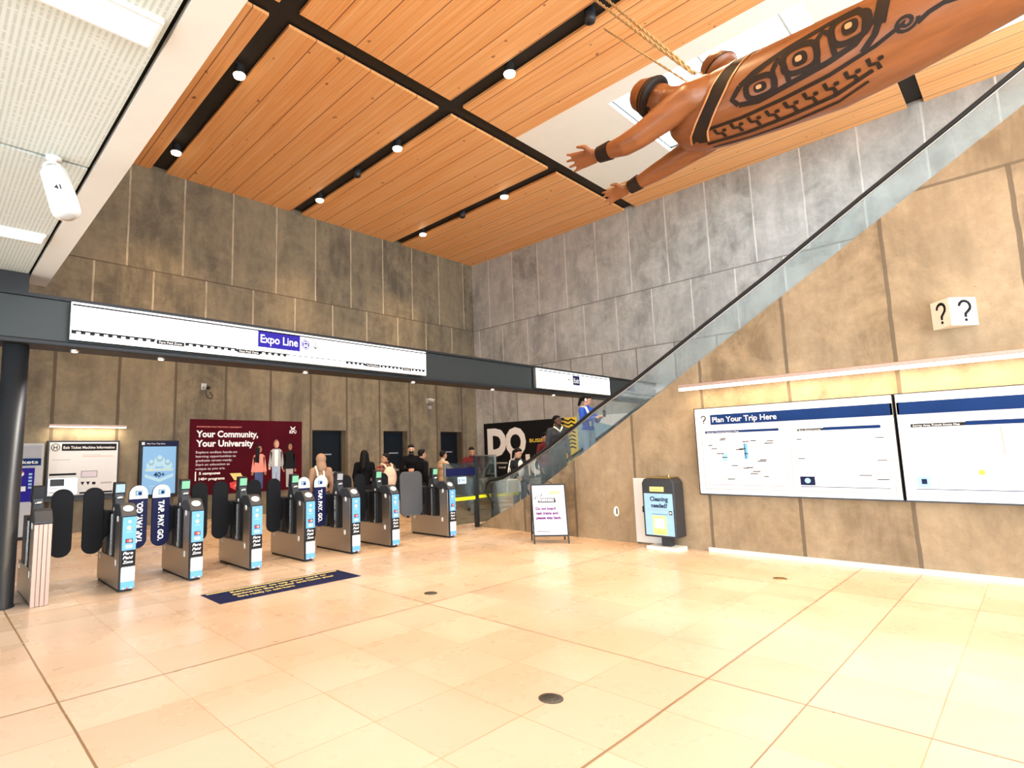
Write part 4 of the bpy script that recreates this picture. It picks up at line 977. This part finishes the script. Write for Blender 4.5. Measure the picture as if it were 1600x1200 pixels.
def person(label, loc, rot, h, top, bottom, skin, hair, style='short', arms=None, lean=0.0, yaw=0.0, nod=0.0, shoe='black', group=None, bulk=1.0):
    s = h/1.72; t = thing('person', label, 'person', loc, math.radians(rot), group)
    V = lambda x, y, z: Vector((x, y, z))*s
    hip = V(0, 0, .92); L = Matrix.Rotation(math.radians(lean), 3, 'X')          # lean forward about the hips
    Q = lambda p: hip + L @ (Vector(p)-hip) if Vector(p).z > hip.z - 1e-6 else Vector(p)
    arms = arms or {}
    el = {-1: arms.get('rel', (-.23, .03, 1.12)), 1: arms.get('lel', (.23, .03, 1.12))}; wr = {-1: arms.get('rw', (-.22, -.06, .88)), 1: arms.get('lw', (.22, -.06, .88))}
    hc = Q(V(0, -.015, 1.605)); HR = L @ Matrix.Rotation(math.radians(yaw), 3, 'Z') @ Matrix.Rotation(math.radians(nod), 3, 'X')
    H = lambda x, y, z: hc + HR @ (Vector((x, y, z))*s)
    b = MB()
    for q in (-1, 1):
        limb(b, [(V(q*.09, 0, .90), .078*s), (V(q*.10, -.012, .49), .052*s), (V(q*.10, .02, .09), .036*s)], skin)
        limb(b, [(V(q*.10, .03, .05), .035*s), (V(q*.11, -.12, .03), .026*s)], skin, 10)
        sh = Q(V(q*.175, .005, 1.395)); e = Q(V(*el[q])); w = Q(V(*wr[q])); limb(b, [(sh, .048*s), (e, .037*s), (w, .026*s)], skin)
        hand(b, w, (w-e), L @ Vector((-q*.6, -.6, -.1)), L @ Vector((0, -1, .3)), s, skin)
    for z, rx, ry, rz in ((.98, .145, .10, .12), (1.15, .128, .09, .15), (1.31, .155, .10, .12)): b.ball(Q(V(0, 0, z)), (rx*s, ry*s, rz*s), skin, 18, 10, L)
    limb(b, [(Q(V(-.15, .005, 1.40)), .05*s), (Q(V(.15, .005, 1.40)), .05*s)], skin); limb(b, [(Q(V(0, .012, 1.38)), .055*s), (H(0, .02, -.05), .048*s)], skin)
    b.ball(H(0, .005, .015), (.073*s, .090*s, .100*s), skin, 20, 14, HR); b.ball(H(0, -.030, -.055), (.052*s, .058*s, .058*s), skin, 16, 10, HR)
    limb(b, [(H(0, -.086, .012), .010*s), (H(0, -.103, -.020), .014*s)], skin, 8); limb(b, [(H(-.02, -.083, -.052), .010*s), (H(.02, -.083, -.052), .010*s)], skin, 8)
    for q in (-1, 1): b.ball(H(q*.076, .012, -.01), (.012*s, .02*s, .03*s), skin, 10, 8, HR)
    body = put('body', fuse(b, .0095, 2), t)
    for q in (-1, 1):
        MB().ball(H(q*.030, -.0815, .012), (.009*s, .005*s, .006*s), M['ink'], 10, 6, HR).build('eye', body)
        b = MB(); limb(b, [(H(q*.016, -.084, .034), .0035*s), (H(q*.046, -.076, .034), .003*s)], hair, 6); b.build('eyebrow', body)
    # clothes
    k = 1.0*bulk; b = MB()
    for z, rx, ry, rz in ((.96, .165, .122, .12), (1.12, .155, .115, .15), (1.30, .178, .122, .12)): b.ball(Q(V(0, .003, z)), (rx*s*k, ry*s*k, rz*s), top, 20, 12, L)
    limb(b, [(Q(V(-.16, .008, 1.39)), .066*s*k), (Q(V(.16, .008, 1.39)), .066*s*k)], top); limb(b, [(Q(V(0, .02, 1.40)), .085*s), (Q(V(0, .016, 1.475)), .064*s)], top)
    for q in (-1, 1):
        sh = Q(V(q*.178, .005, 1.385)); e = Q(V(*el[q])); w = Q(V(*wr[q])); limb(b, [(sh, .068*s*k), (e, .056*s*k), (e.lerp(w, .94), .042*s*k)], top)
    jk = put('jacket', fuse(b, .014, 3), t)
    b = MB()
    b.ball(V(0, .003, .93), (.158*s, .118*s, .12*s), bottom, 20, 12)
    for q in (-1, 1): limb(b, [(V(q*.085, 0, .88), .098*s), (V(q*.10, -.01, .49), .072*s), (V(q*.10, .018, .10), .060*s)], bottom)
    put('trousers', fuse(b, .014, 3), t)
    for q in (-1, 1):
        b = MB(); limb(b, [(V(q*.10, .05, .05), .048*s), (V(q*.105, -.05, .047), .046*s), (V(q*.112, -.15, .038), .038*s)], M[shoe]); put('shoe', fuse(b, .012, 2), t)
    # hair
    b = MB(); b.ball(H(0, .030, .030), (.084*s, .090*s, .096*s), hair, 20, 12, HR); b.ball(H(0, -.002, .076), (.072*s, .070*s, .046*s), hair, 20, 12, HR)
    if style == 'long':
        limb(b, [(H(0, .05, .0), .088*s), (H(0, .08, -.12), .085*s), (Q(V(0, .12, 1.32)), .07*s)], hair)
        for q in (-1, 1): limb(b, [(H(q*.07, .01, .03), .03*s), (H(q*.085, .01, -.10), .032*s), (Q(V(q*.11, -.03, 1.36)), .03*s)], hair)
    if style == 'tail': limb(b, [(H(0, .10, .04), .04*s), (H(0, .15, -.02), .045*s), (H(0, .14, -.17), .028*s)], hair)
    if style == 'hood':
        limb(b, [(H(0, .04, -.06), .105*s), (Q(V(0, .05, 1.44)), .115*s)], hair); b.ball(H(0, .035, .03), (.112*s, .118*s, .122*s), hair, 20, 12, HR)
    put('hood' if style == 'hood' else 'hair', fuse(b, .012, 3), t)
    return t, Q, V, H, jk
SK = {'fair': pm('skin_fair', (0.60, 0.33, 0.22), 0.5, var=0.06), 'tan': pm('skin_tan', (0.40, 0.20, 0.11), 0.5, var=0.06), 'dark': pm('skin_dark', (0.10, 0.042, 0.025), 0.45, var=0.08)}
BH = pm('black_hair', (0.006, 0.005, 0.005), 0.6, var=0.2, scale=40, spec=0.12)
CL = {'hoodie': pm('brown_hoodie_cloth', (0.34, 0.20, 0.12), 0.9), 'black': pm('black_cloth', (0.007, 0.007, 0.008), 0.9, spec=0.06), 'plaid': plaid_mat(), 'tan': pm('sand_shirt_cloth', (0.52, 0.38, 0.25), 0.9),
      'red': pm('dark_red_cloth', (0.11, 0.007, 0.010), 0.85), 'jeans': pm('blue_jeans_cloth', (0.055, 0.085, 0.15), 0.85, scale=30), 'light': pm('pale_jeans_cloth', (0.30, 0.42, 0.55), 0.85, scale=30), 'grey': pm('grey_coat_cloth', (0.050, 0.053, 0.057), 0.9, spec=0.1),
      'blue': pm('bright_blue_cloth', (0.02, 0.09, 0.50), 0.75), 'beige': pm('beige_canvas', (0.62, 0.46, 0.33), 0.85), 'white': pm('white_canvas', (0.78, 0.76, 0.68), 0.85), 'charcoal': pm('charcoal_cloth', (0.018, 0.018, 0.020), 0.9, spec=0.08)}
def strap(t, Q, V, pts, mat, r=.018, name='strap'):
    MB().tube([Q(V(*p)) for p in pts], r, mat, 8).build(name, t)

t, Q, V, H, _ = person('person in a brown hoodie with the hood up and white bag straps, seen from behind', (5.95, 10.0, 0), 165, 1.60, CL['hoodie'], CL['charcoal'], SK['tan'], CL['hoodie'], 'hood', yaw=-10)
b = MB(); b.ball(Q(V(.04, .17, 1.12)), (.13, .07, .16), CL['white'], 18, 10); b.build('bag', t)
for q in (-.03, .11): strap(t, Q, V, [(q, .16, 1.22), (q+.01, .14, 1.36), (q+.02, .04, 1.475), (q+.02, -.09, 1.40)], CL['white'])
person('person with long black hair in a black jacket, standing left of the backpack wearer', (7.40, 10.55, 0), 128, 1.69, CL['black'], CL['charcoal'], SK['fair'], BH, 'long')
t, Q, V, H, _ = person('person in plaid shirt with beige backpack, face turned to the left', (7.70, 10.15, 0), 170, 1.60, CL['plaid'], CL['charcoal'], SK['tan'], BH, 'short', yaw=75, bulk=1.08)
b = MB(); b.ball(Q(V(0, .20, 1.16)), (.165, .10, .24), CL['beige'], 24, 14); b.ball(Q(V(0, .27, 1.05)), (.12, .06, .11), CL['beige'], 20, 10); put('backpack', fuse(b, .014, 3), t)
for q in (-1, 1): strap(t, Q, V, [(q*.07, .20, 1.36), (q*.10, .13, 1.45), (q*.12, .02, 1.475), (q*.13, -.10, 1.38), (q*.15, -.12, 1.2)], CL['beige'], .024)
t, Q, V, H, _ = person('tall person in black with face lowered, behind the wide grey gate paddle', (9.20, 11.05, 0), -35, 1.82, CL['black'], CL['charcoal'], SK['fair'], BH, 'short', nod=18, arms={'rel': (-.24, -.04, 1.12), 'rw': (-.08, -.26, 1.12)})
b = MB(); b.ball(H(0, -.052, -.05), (.058, .052, .05), M['ink'], 16, 10); b.build('face_mask', t)
person('person in a black jacket in profile to the right, left of the last gate reader', (8.52, 9.85, 0), 80, 1.68, CL['black'], CL['charcoal'], SK['tan'], BH, 'short')
t, Q, V, H, _ = person('person in a sand coloured shirt behind the glass partition, one arm reaching right', (9.80, 10.50, 0), 75, 1.64, CL['tan'], CL['jeans'], SK['tan'], BH, 'short', arms={'rel': (-.24, -.16, 1.16), 'rw': (-.18, -.40, 1.10)})
person('person in a dark red top and jeans behind the glass partition post', (11.15, 10.8, 0), -40, 1.74, CL['red'], CL['light'], SK['tan'], BH, 'short', nod=15, lean=-8*-1, arms={'rel': (-.30, -.06, 1.14), 'rw': (-.34, -.28, 1.12), 'lel': (.27, -.05, 1.12), 'lw': (.20, -.28, 1.10)})
t, Q, V, H, _ = person('person in a dark jacket looking down, carrying a cream tote bag at the escalator foot', (9.82, 8.05, .012), -20, 1.63, CL['charcoal'], CL['jeans'], SK['fair'], BH, 'tail', nod=22, yaw=15, arms={'rel': (-.27, -.03, 1.14), 'rw': (-.20, -.24, 1.05)})
b = MB(); b.ball(Q(V(0, -.095, 1.24)), (.075, .06, .2), M['white'], 16, 10); b.build('shirt', t)
b = MB(); pr = [(-.47, .72), (-.10, .72), (-.13, 1.02), (-.44, 1.02)]; b.prism([(x*.95, -.22, z*.95) for x, z in pr], (0, -.045, 0), (0, .045, 0), CL['white']); bg_ = b.build('tote_bag', t, .02)
MB().tube([(-.38, -.21, .95), (-.36, -.16, 1.15), (-.24, -.05, 1.37), (-.19, .06, 1.34), (-.28, -.1, 1.12), (-.2, -.2, .96)], .012, CL['white'], 8).build('strap', bg_)
person('person in a dark red jacket close behind the tote bag carrier on the escalator', (9.98, 7.42, step_z(7.42-.2)), -5, 1.42*1.09, CL['red'], CL['charcoal'], SK['tan'], BH, 'short', nod=20)
t, Q, V, H, _ = person('person in a grey coat with white collar on the escalator, before yellow squiggles', (9.85, 6.98, step_z(6.85)), -30, 1.66, CL['grey'], CL['grey'], SK['dark'], BH, 'short', yaw=30, bulk=1.08)
strap(t, Q, V, [(-.10, -.03, 1.47), (-.05, -.10, 1.42), (0, -.125, 1.36), (.05, -.10, 1.42), (.10, -.03, 1.47)], CL['white'], .02, 'collar')
t, Q, V, H, _ = person('person in a bright blue jacket looking down at a phone, highest on the escalator', (9.88, 6.25, step_z(6.25-.15)), -10, 1.56, CL['blue'], CL['light'], SK['fair'], BH, 'tail', nod=25, yaw=25, arms={'rel': (-.24, -.06, 1.14), 'rw': (-.08, -.29, 1.20), 'lel': (.24, -.06, 1.14), 'lw': (.08, -.29, 1.20)})
strap(t, Q, V, [(-.06, .13, 1.36), (-.10, .06, 1.46), (-.11, -.06, 1.44), (-.10, -.135, 1.28), (-.06, -.13, 1.02)], CL['white'], .024)
MB().box(-.035, .035, -.44, -.425, 1.09, 1.22, M['black']).build('phone', t)
b = MB()
for q in (-1, 1): b.ball(H(q*.085, .01, -.0), (.018, .03, .035), M['white'], 12, 8)
b.build('headphones', t)

# ================================================================== carved wooden figure hanging under the ceiling
def carved(name, c0, c1, rough=0.38):
    m, tt, bb = newmat(name); tc = _n(tt, 'ShaderNodeTexCoord'); co = tc.outputs['Object']
    g = noise(tt, scaled(tt, co, 9, 1.2, 9), 1.0, 5, 0.6, 0.6); a = ramp(tt, g, 0.3, 0.72)
    tt.links.new(mixc(tt, a, c0, c1), bb.inputs['Base Color']); bb.inputs['Roughness'].default_value = rough
    bp = _n(tt, 'ShaderNodeBump'); bp.inputs['Strength'].default_value = 0.15; bp.inputs['Distance'].default_value = 0.01
    tt.links.new(g, bp.inputs['Height']); tt.links.new(bp.outputs['Normal'], bb.inputs['Normal']); return m
M['carv'] = carved('oiled_red_cedar', (0.17, 0.052, 0.012), (0.25, 0.082, 0.022))
M['carv2'] = carved('pale_carved_cedar', (0.50, 0.22, 0.09), (0.62, 0.30, 0.13))
M['carv_dark'] = pm('dark_brown_stain', (0.014, 0.007, 0.004), 0.55, var=0.3, scale=5, spec=0.25)
ST = [ # y, centre z, half width, half height
 (2.62, 5.30, .10, .10), (2.52, 5.30, .27, .26), (2.32, 5.31, .37, .36), (2.0, 5.30, .41, .39), (1.5, 5.27, .43, .40), (1.0, 5.25, .43, .41), (.5, 5.27, .41, .37), (0, 5.32, .38, .33), (-.6, 5.40, .33, .29), (-1.2, 5.48, .26, .24), (-1.8, 5.56, .19, .18), (-2.4, 5.64, .11, .11), (-2.8, 5.70, .05, .06)]
XC = 6.32
def stat(y):
    for (ya, *A), (yb, *B) in zip(ST[:-1], ST[1:]):
        if ya >= y >= yb: f = (ya-y)/(ya-yb); return [p + (q-p)*f for p, q in zip(A, B)]
    return list(ST[-1][1:])
def surf(y, th, off=0.0):
    """th in degrees: 0 faces the camera side, 90 points down"""
    z, w, h = stat(y); t_ = math.radians(th); c, s_ = math.cos(t_), math.sin(t_)
    e = .88; cx = math.copysign(abs(c)**e, c); sz = math.copysign(abs(s_)**e, s_)
    return Vector((XC - (w+off)*cx, y, z - (h+off)*sz))
T = thing('carved_figure', 'large carved red cedar flying figure with outstretched arms and painted dark ornament, hung by ropes', 'sculpture', (XC, 1.0, 5.3))
yy = [2.62, 2.57, 2.52, 2.42, 2.32, 2.16, 2.0, 1.75, 1.5, 1.25, 1.0, .75, .5, .25, 0, -.3, -.6, -.9, -1.2, -1.5, -1.8, -2.1, -2.4, -2.8]
MB(T).rings([[surf(y, 360*i/40) for i in range(40)] for y in yy], M['carv']).build('hull', T)
b = MB(T); c = M['carv']
limb(b, [((6.12, 2.15, 5.42), .22), ((5.97, 2.28, 5.38), .185), ((5.87, 2.84, 5.15), .135), ((5.87, 3.0, 5.13), .125), ((5.90, 3.34, 5.17), .078)], c, 20)
limb(b, [((6.50, 2.20, 5.35), .20), ((6.70, 2.36, 5.24), .165), ((6.74, 2.92, 5.13), .125), ((6.75, 3.06, 5.11), .115), ((6.76, 3.42, 5.05), .072)], c, 20)
hand(b, (5.90, 3.38, 5.175), (0, 1, .16), (-.75, 0, -.65), (0, .3, 1), 2.55, c, .25, 1.3)
hand(b, (6.76, 3.46, 5.045), (0, 1, -.03), (-.75, 0, -.65), (0, .2, 1), 2.15, c, .35, 1.2)
limb(b, [((6.3, 2.15, 5.45), .27), ((6.3, 2.42, 5.58), .17), ((6.3, 2.62, 5.70), .145)], c, 20)
a = Vector((0, .80, .60)); fd = Vector((0, .60, -.80)); hc = Vector((6.30, 2.74, 5.77)); HRm = Matrix((Vector((1, 0, 0)), -fd, a)).transposed()
Hh = lambda x, y, z: hc + HRm @ Vector((x, y, z))
b.ball(Hh(0, 0, .0), (.155, .175, .20), c, 22, 14, HRm); b.ball(Hh(0, -.06, -.11), (.115, .12, .12), c, 18, 10, HRm)
limb(b, [(Hh(0, -.165, .04), .022), (Hh(0, -.205, -.035), .036)], c, 10); limb(b, [(Hh(-.05, -.165, -.10), .022), (Hh(.05, -.165, -.10), .022)], c, 10); limb(b, [(Hh(-.045, -.155, -.135), .022), (Hh(.045, -.155, -.135), .022)], c, 10)
limb(b, [(Hh(-.11, -.125, .075), .022), (Hh(0, -.165, .065), .02), (Hh(.11, -.125, .075), .022)], c, 10)
for q in (-1, 1): b.ball(Hh(q*.155, .02, -.02), (.022, .04, .06), c, 12, 8, HRm)
fig = put('figure', fuse(b, .016, 2), T)
for q in (-1, 1): MB(T).ball(Hh(q*.072, -.150, .028), (.032, .018, .018), M['carv_dark'], 12, 8, HRm).build('eye', fig)
ht = MB(T).lathe(hc, a, [(.06, .175), (.075, .235), (.10, .243), (.125, .222), (.22, .20), (.30, .178), (.335, .15), (.35, .09), (.352, .01)], M['carv'], 36).build('hat', T)
MB(T).lathe(hc, a, [(.050, .20), (.070, .246), (.092, .250), (.112, .238), (.112, .20)], M['carv_dark'], 36).build('hat_band', ht)
MB(T).lathe(hc, a, [(.135, .225), (.15, .228), (.165, .22)], M['carv_dark'], 36, False).build('hat_band', ht)
for (p0, p1, r0, r1) in (((5.885, 3.20, 5.156), (5.90, 3.36, 5.172), .112, .098), ((6.752, 3.28, 5.075), (6.76, 3.43, 5.05), .102, .088)): MB(T).cone(p0, p1, r0, r1, M['carv_dark'], 24).build('wrist_band', T)
class Paint(MB):
    def st(self, pts, w, mat, off=.006, cl=False):
        P = []; Z = pts + [pts[0]] if cl else pts
        for (y0, t0), (y1, t1) in zip(Z[:-1], Z[1:]):
            n = max(1, int(math.hypot(y1-y0, math.radians(t1-t0)*.4)/.035))
            P += [(y0 + (y1-y0)*k/n, t0 + (t1-t0)*k/n) for k in range(n)]
        P.append(Z[-1]); L = []
        for i, p in enumerate(P):
            q0 = P[i-1] if i > 0 else (P[-2] if cl else p); q1 = P[i+1] if i < len(P)-1 else (P[1] if cl else p)
            d = Vector((q1[0]-q0[0], math.radians(q1[1]-q0[1])*.41)); d = d.normalized() if d.length > 1e-9 else Vector((1, 0))
            n = Vector((-d.y, d.x))*w/2; L.append((surf(p[0]+n.x, p[1]+math.degrees(n.y/.41), off), surf(p[0]-n.x, p[1]-math.degrees(n.y/.41), off)))
        v = [x for ab in L for x in ab]; f = [(2*i, 2*i+1, 2*i+3, 2*i+2) for i in range(len(L)-1)]; return self.add(v, f, mat, True)
    def blot(self, y, th, ry, rt, mat, off=.008, n=20, sq=.75):
        """filled rounded oval"""
        rings = []
        for k in range(5):
            r = (k+.02)/4
            rings.append([surf(y + ry*r*math.copysign(abs(math.cos(2*PI*i/n))**sq, math.cos(2*PI*i/n)), th + rt*r*math.copysign(abs(math.sin(2*PI*i/n))**sq, math.sin(2*PI*i/n)), off) for i in range(n)])
        return self.rings(rings, mat, False)
    def ovoid(self, y, th, ry, rt, w):
        pts = [(y + ry*math.copysign(abs(math.cos(2*PI*i/28))**.72, math.cos(2*PI*i/28)), th + rt*math.copysign(abs(math.sin(2*PI*i/28))**.72, math.sin(2*PI*i/28))) for i in range(28)]
        return self.st(pts, w, M['carv_dark'], .006, True)
D = M['carv_dark']; b = Paint(T)
b.st([(1.62, -75), (1.72, -45), (1.86, -15), (2.0, 10), (2.14, 35), (2.24, 55), (2.28, 75)], .15, D); b.build('sash', T)
b = Paint(T)
for e in (-.095, .095): b.st([(1.62+e, -75), (1.72+e, -45), (1.86+e, -15), (2.0+e, 10), (2.14+e, 35), (2.24+e, 55), (2.28+e, 75)], .018, M['carv2'], .010)
b.build('sash_edging', T)
b = Paint(T)
for (y, th, ry, rt) in ((1.56, 20, .13, 13), (1.20, 6, .14, 15), (.80, -4, .14, 16)):
    b.ovoid(y, th, ry, rt, .055); b.blot(y, th, ry*.45, rt*.5, D); b.blot(y+.01, th-1, ry*.2, rt*.22, M['carv2'], .011)
for (y, th) in ((1.38, 13), (1.00, 2)):
    b.st([(y+.07, th+20), (y+.05, th-8), (y, th-16), (y-.05, th-8), (y-.07, th+20)], .045, D)
b.st([(1.78, 33), (1.6, 38), (1.3, 31), (.95, 23), (.78, 18), (.70, 8), (.68, -6)], .055, D); b.st([(1.74, 8), (1.6, 0), (1.3, -12), (.95, -22), (.74, -26), (.68, -6)], .05, D); b.st([(1.78, 33), (1.83, 22), (1.74, 8)], .05, D)
b.st([(.52, -60), (.53, -35), (.56, -10), (.60, 8)], .10, D); b.st([(.58, 0), (.64, 18), (.74, 32)], .055, D)
b.st([(.43 - .085*(1-k/26)*math.cos(k*.48), 22 + 12*(1-k/26)*math.sin(k*.48)) for k in range(24)], .03, D); b.st([(.36, 30), (.28, 24), (.18, 22), (.08, 26)], .045, D)
b.st([(.0, -2), (-.2, -12), (-.4, -20), (-.6, -18)], .06, D); b.st([(-.05, -26), (-.25, -34), (-.5, -38)], .05, D); b.ovoid(-.42, -2, .12, 12, .045); b.blot(-.42, -2, .05, 5, D)
b.st([(-.7, -40), (-.85, -10), (-.95, 20)], .08, D); b.ovoid(-1.2, 0, .14, 18, .05)
b.build('painted_ornament', T)
b = Paint(T)
b.st([(2.20, 52), (1.8, 53), (1.4, 48), (1.0, 40), (.65, 32), (.45, 22)], .04, D); b.st([(2.22, 82), (1.8, 84), (1.4, 80), (1.0, 72), (.7, 62)], .045, D); b.st([(2.2, 94), (1.8, 98), (1.4, 94), (1.0, 86), (.75, 76)], .03, D)
for k in range(9):
    y = 2.08 - .17*k; th = 56 - max(0, k-3)*2.6
    b.st([(y, th), (y-.01, th+10), (y-.06, th+12), (y-.07, th+22)], .035, D); b.blot(y-.09, th+7, .022, 3, D)
b.build('painted_border', T)
# second, smaller figure riding on the hull
b = MB(T); limb(b, [((6.55, 1.75, 5.55), .20), ((6.72, 1.98, 5.72), .17), ((6.84, 2.14, 5.97), .13), ((6.88, 2.20, 6.10), .14)], c, 18); limb(b, [((6.5, 1.9, 5.68), .10), ((6.45, 1.6, 5.66), .09), ((6.4, 1.35, 5.60), .07)], c, 14); put('rider', fuse(b, .018, 3), T)
hd = Vector((.05, .55, .83)).normalized(); ht = MB(T).lathe((6.88, 2.19, 6.09), hd, [(.02, .15), (.05, .215), (.09, .21), (.16, .19), (.24, .15), (.28, .08), (.285, .01)], M['carv'], 28).build('rider_hat', T)
MB(T).lathe((6.88, 2.19, 6.09), hd, [(.04, .19), (.055, .22), (.075, .218), (.075, .19)], M['carv_dark'], 28).build('hat_band', ht)
for e in (0, .12): MB(T).tube([(6.50-e, 1.98-e*1.5, 5.76), (6.62-e, 2.0-e*1.5, 5.84), (6.80-e, 2.02-e*1.5, 5.86), (6.93-e, 1.98-e*1.5, 5.72)], .03, D if e else M['carv2'], 10).build('strap', T)
MB(T).tube([(6.3 + .0, 2.28 + .05*math.cos(a_), 5.79 + .07*math.sin(a_)) for a_ in [2*PI*i/20 for i in range(20)]], .009, M['chrome'], 8, True).build('hanging_ring', T)
M['rope'] = pm('twisted_tan_rope', (0.55, 0.40, 0.20), 0.8, var=0.3, scale=50)
def rope(p0, p1, r, l, n=60):
    p0 = Vector(p0); p1 = Vector(p1); d = (p1-p0); u = d.normalized().orthogonal().normalized(); v = d.normalized().cross(u); t = thing('rope', l, 'rope', p1, 0, 'ropes holding the carved figure')
    for s_ in (0, PI): MB(t).tube([p0 + d*k/n + (u*math.cos(k*1.1+s_) + v*math.sin(k*1.1+s_))*r*.55 for k in range(n+1)], r*.62, M['rope'], 6).build('strand', t)
rope((6.30, 2.30, 5.855), (7.98, 4.28, HC-.012), .020, 'tan rope from the carved figure to the ceiling, right one of the close pair')
rope((6.26, 2.32, 5.855), (7.86, 4.40, HC-.035), .020, 'tan rope from the carved figure to the ceiling, left one of the close pair')
rope((6.22, 2.36, 5.74), (8.62, 4.66, HC-.012), .013, 'thin rope from the carved figure, slung lowest of the three with a dark hook')
rope((6.34, -1.5, 5.72), (7.98, -3.0, HC-.012), .020, 'tan rope holding the tail of the carved figure')
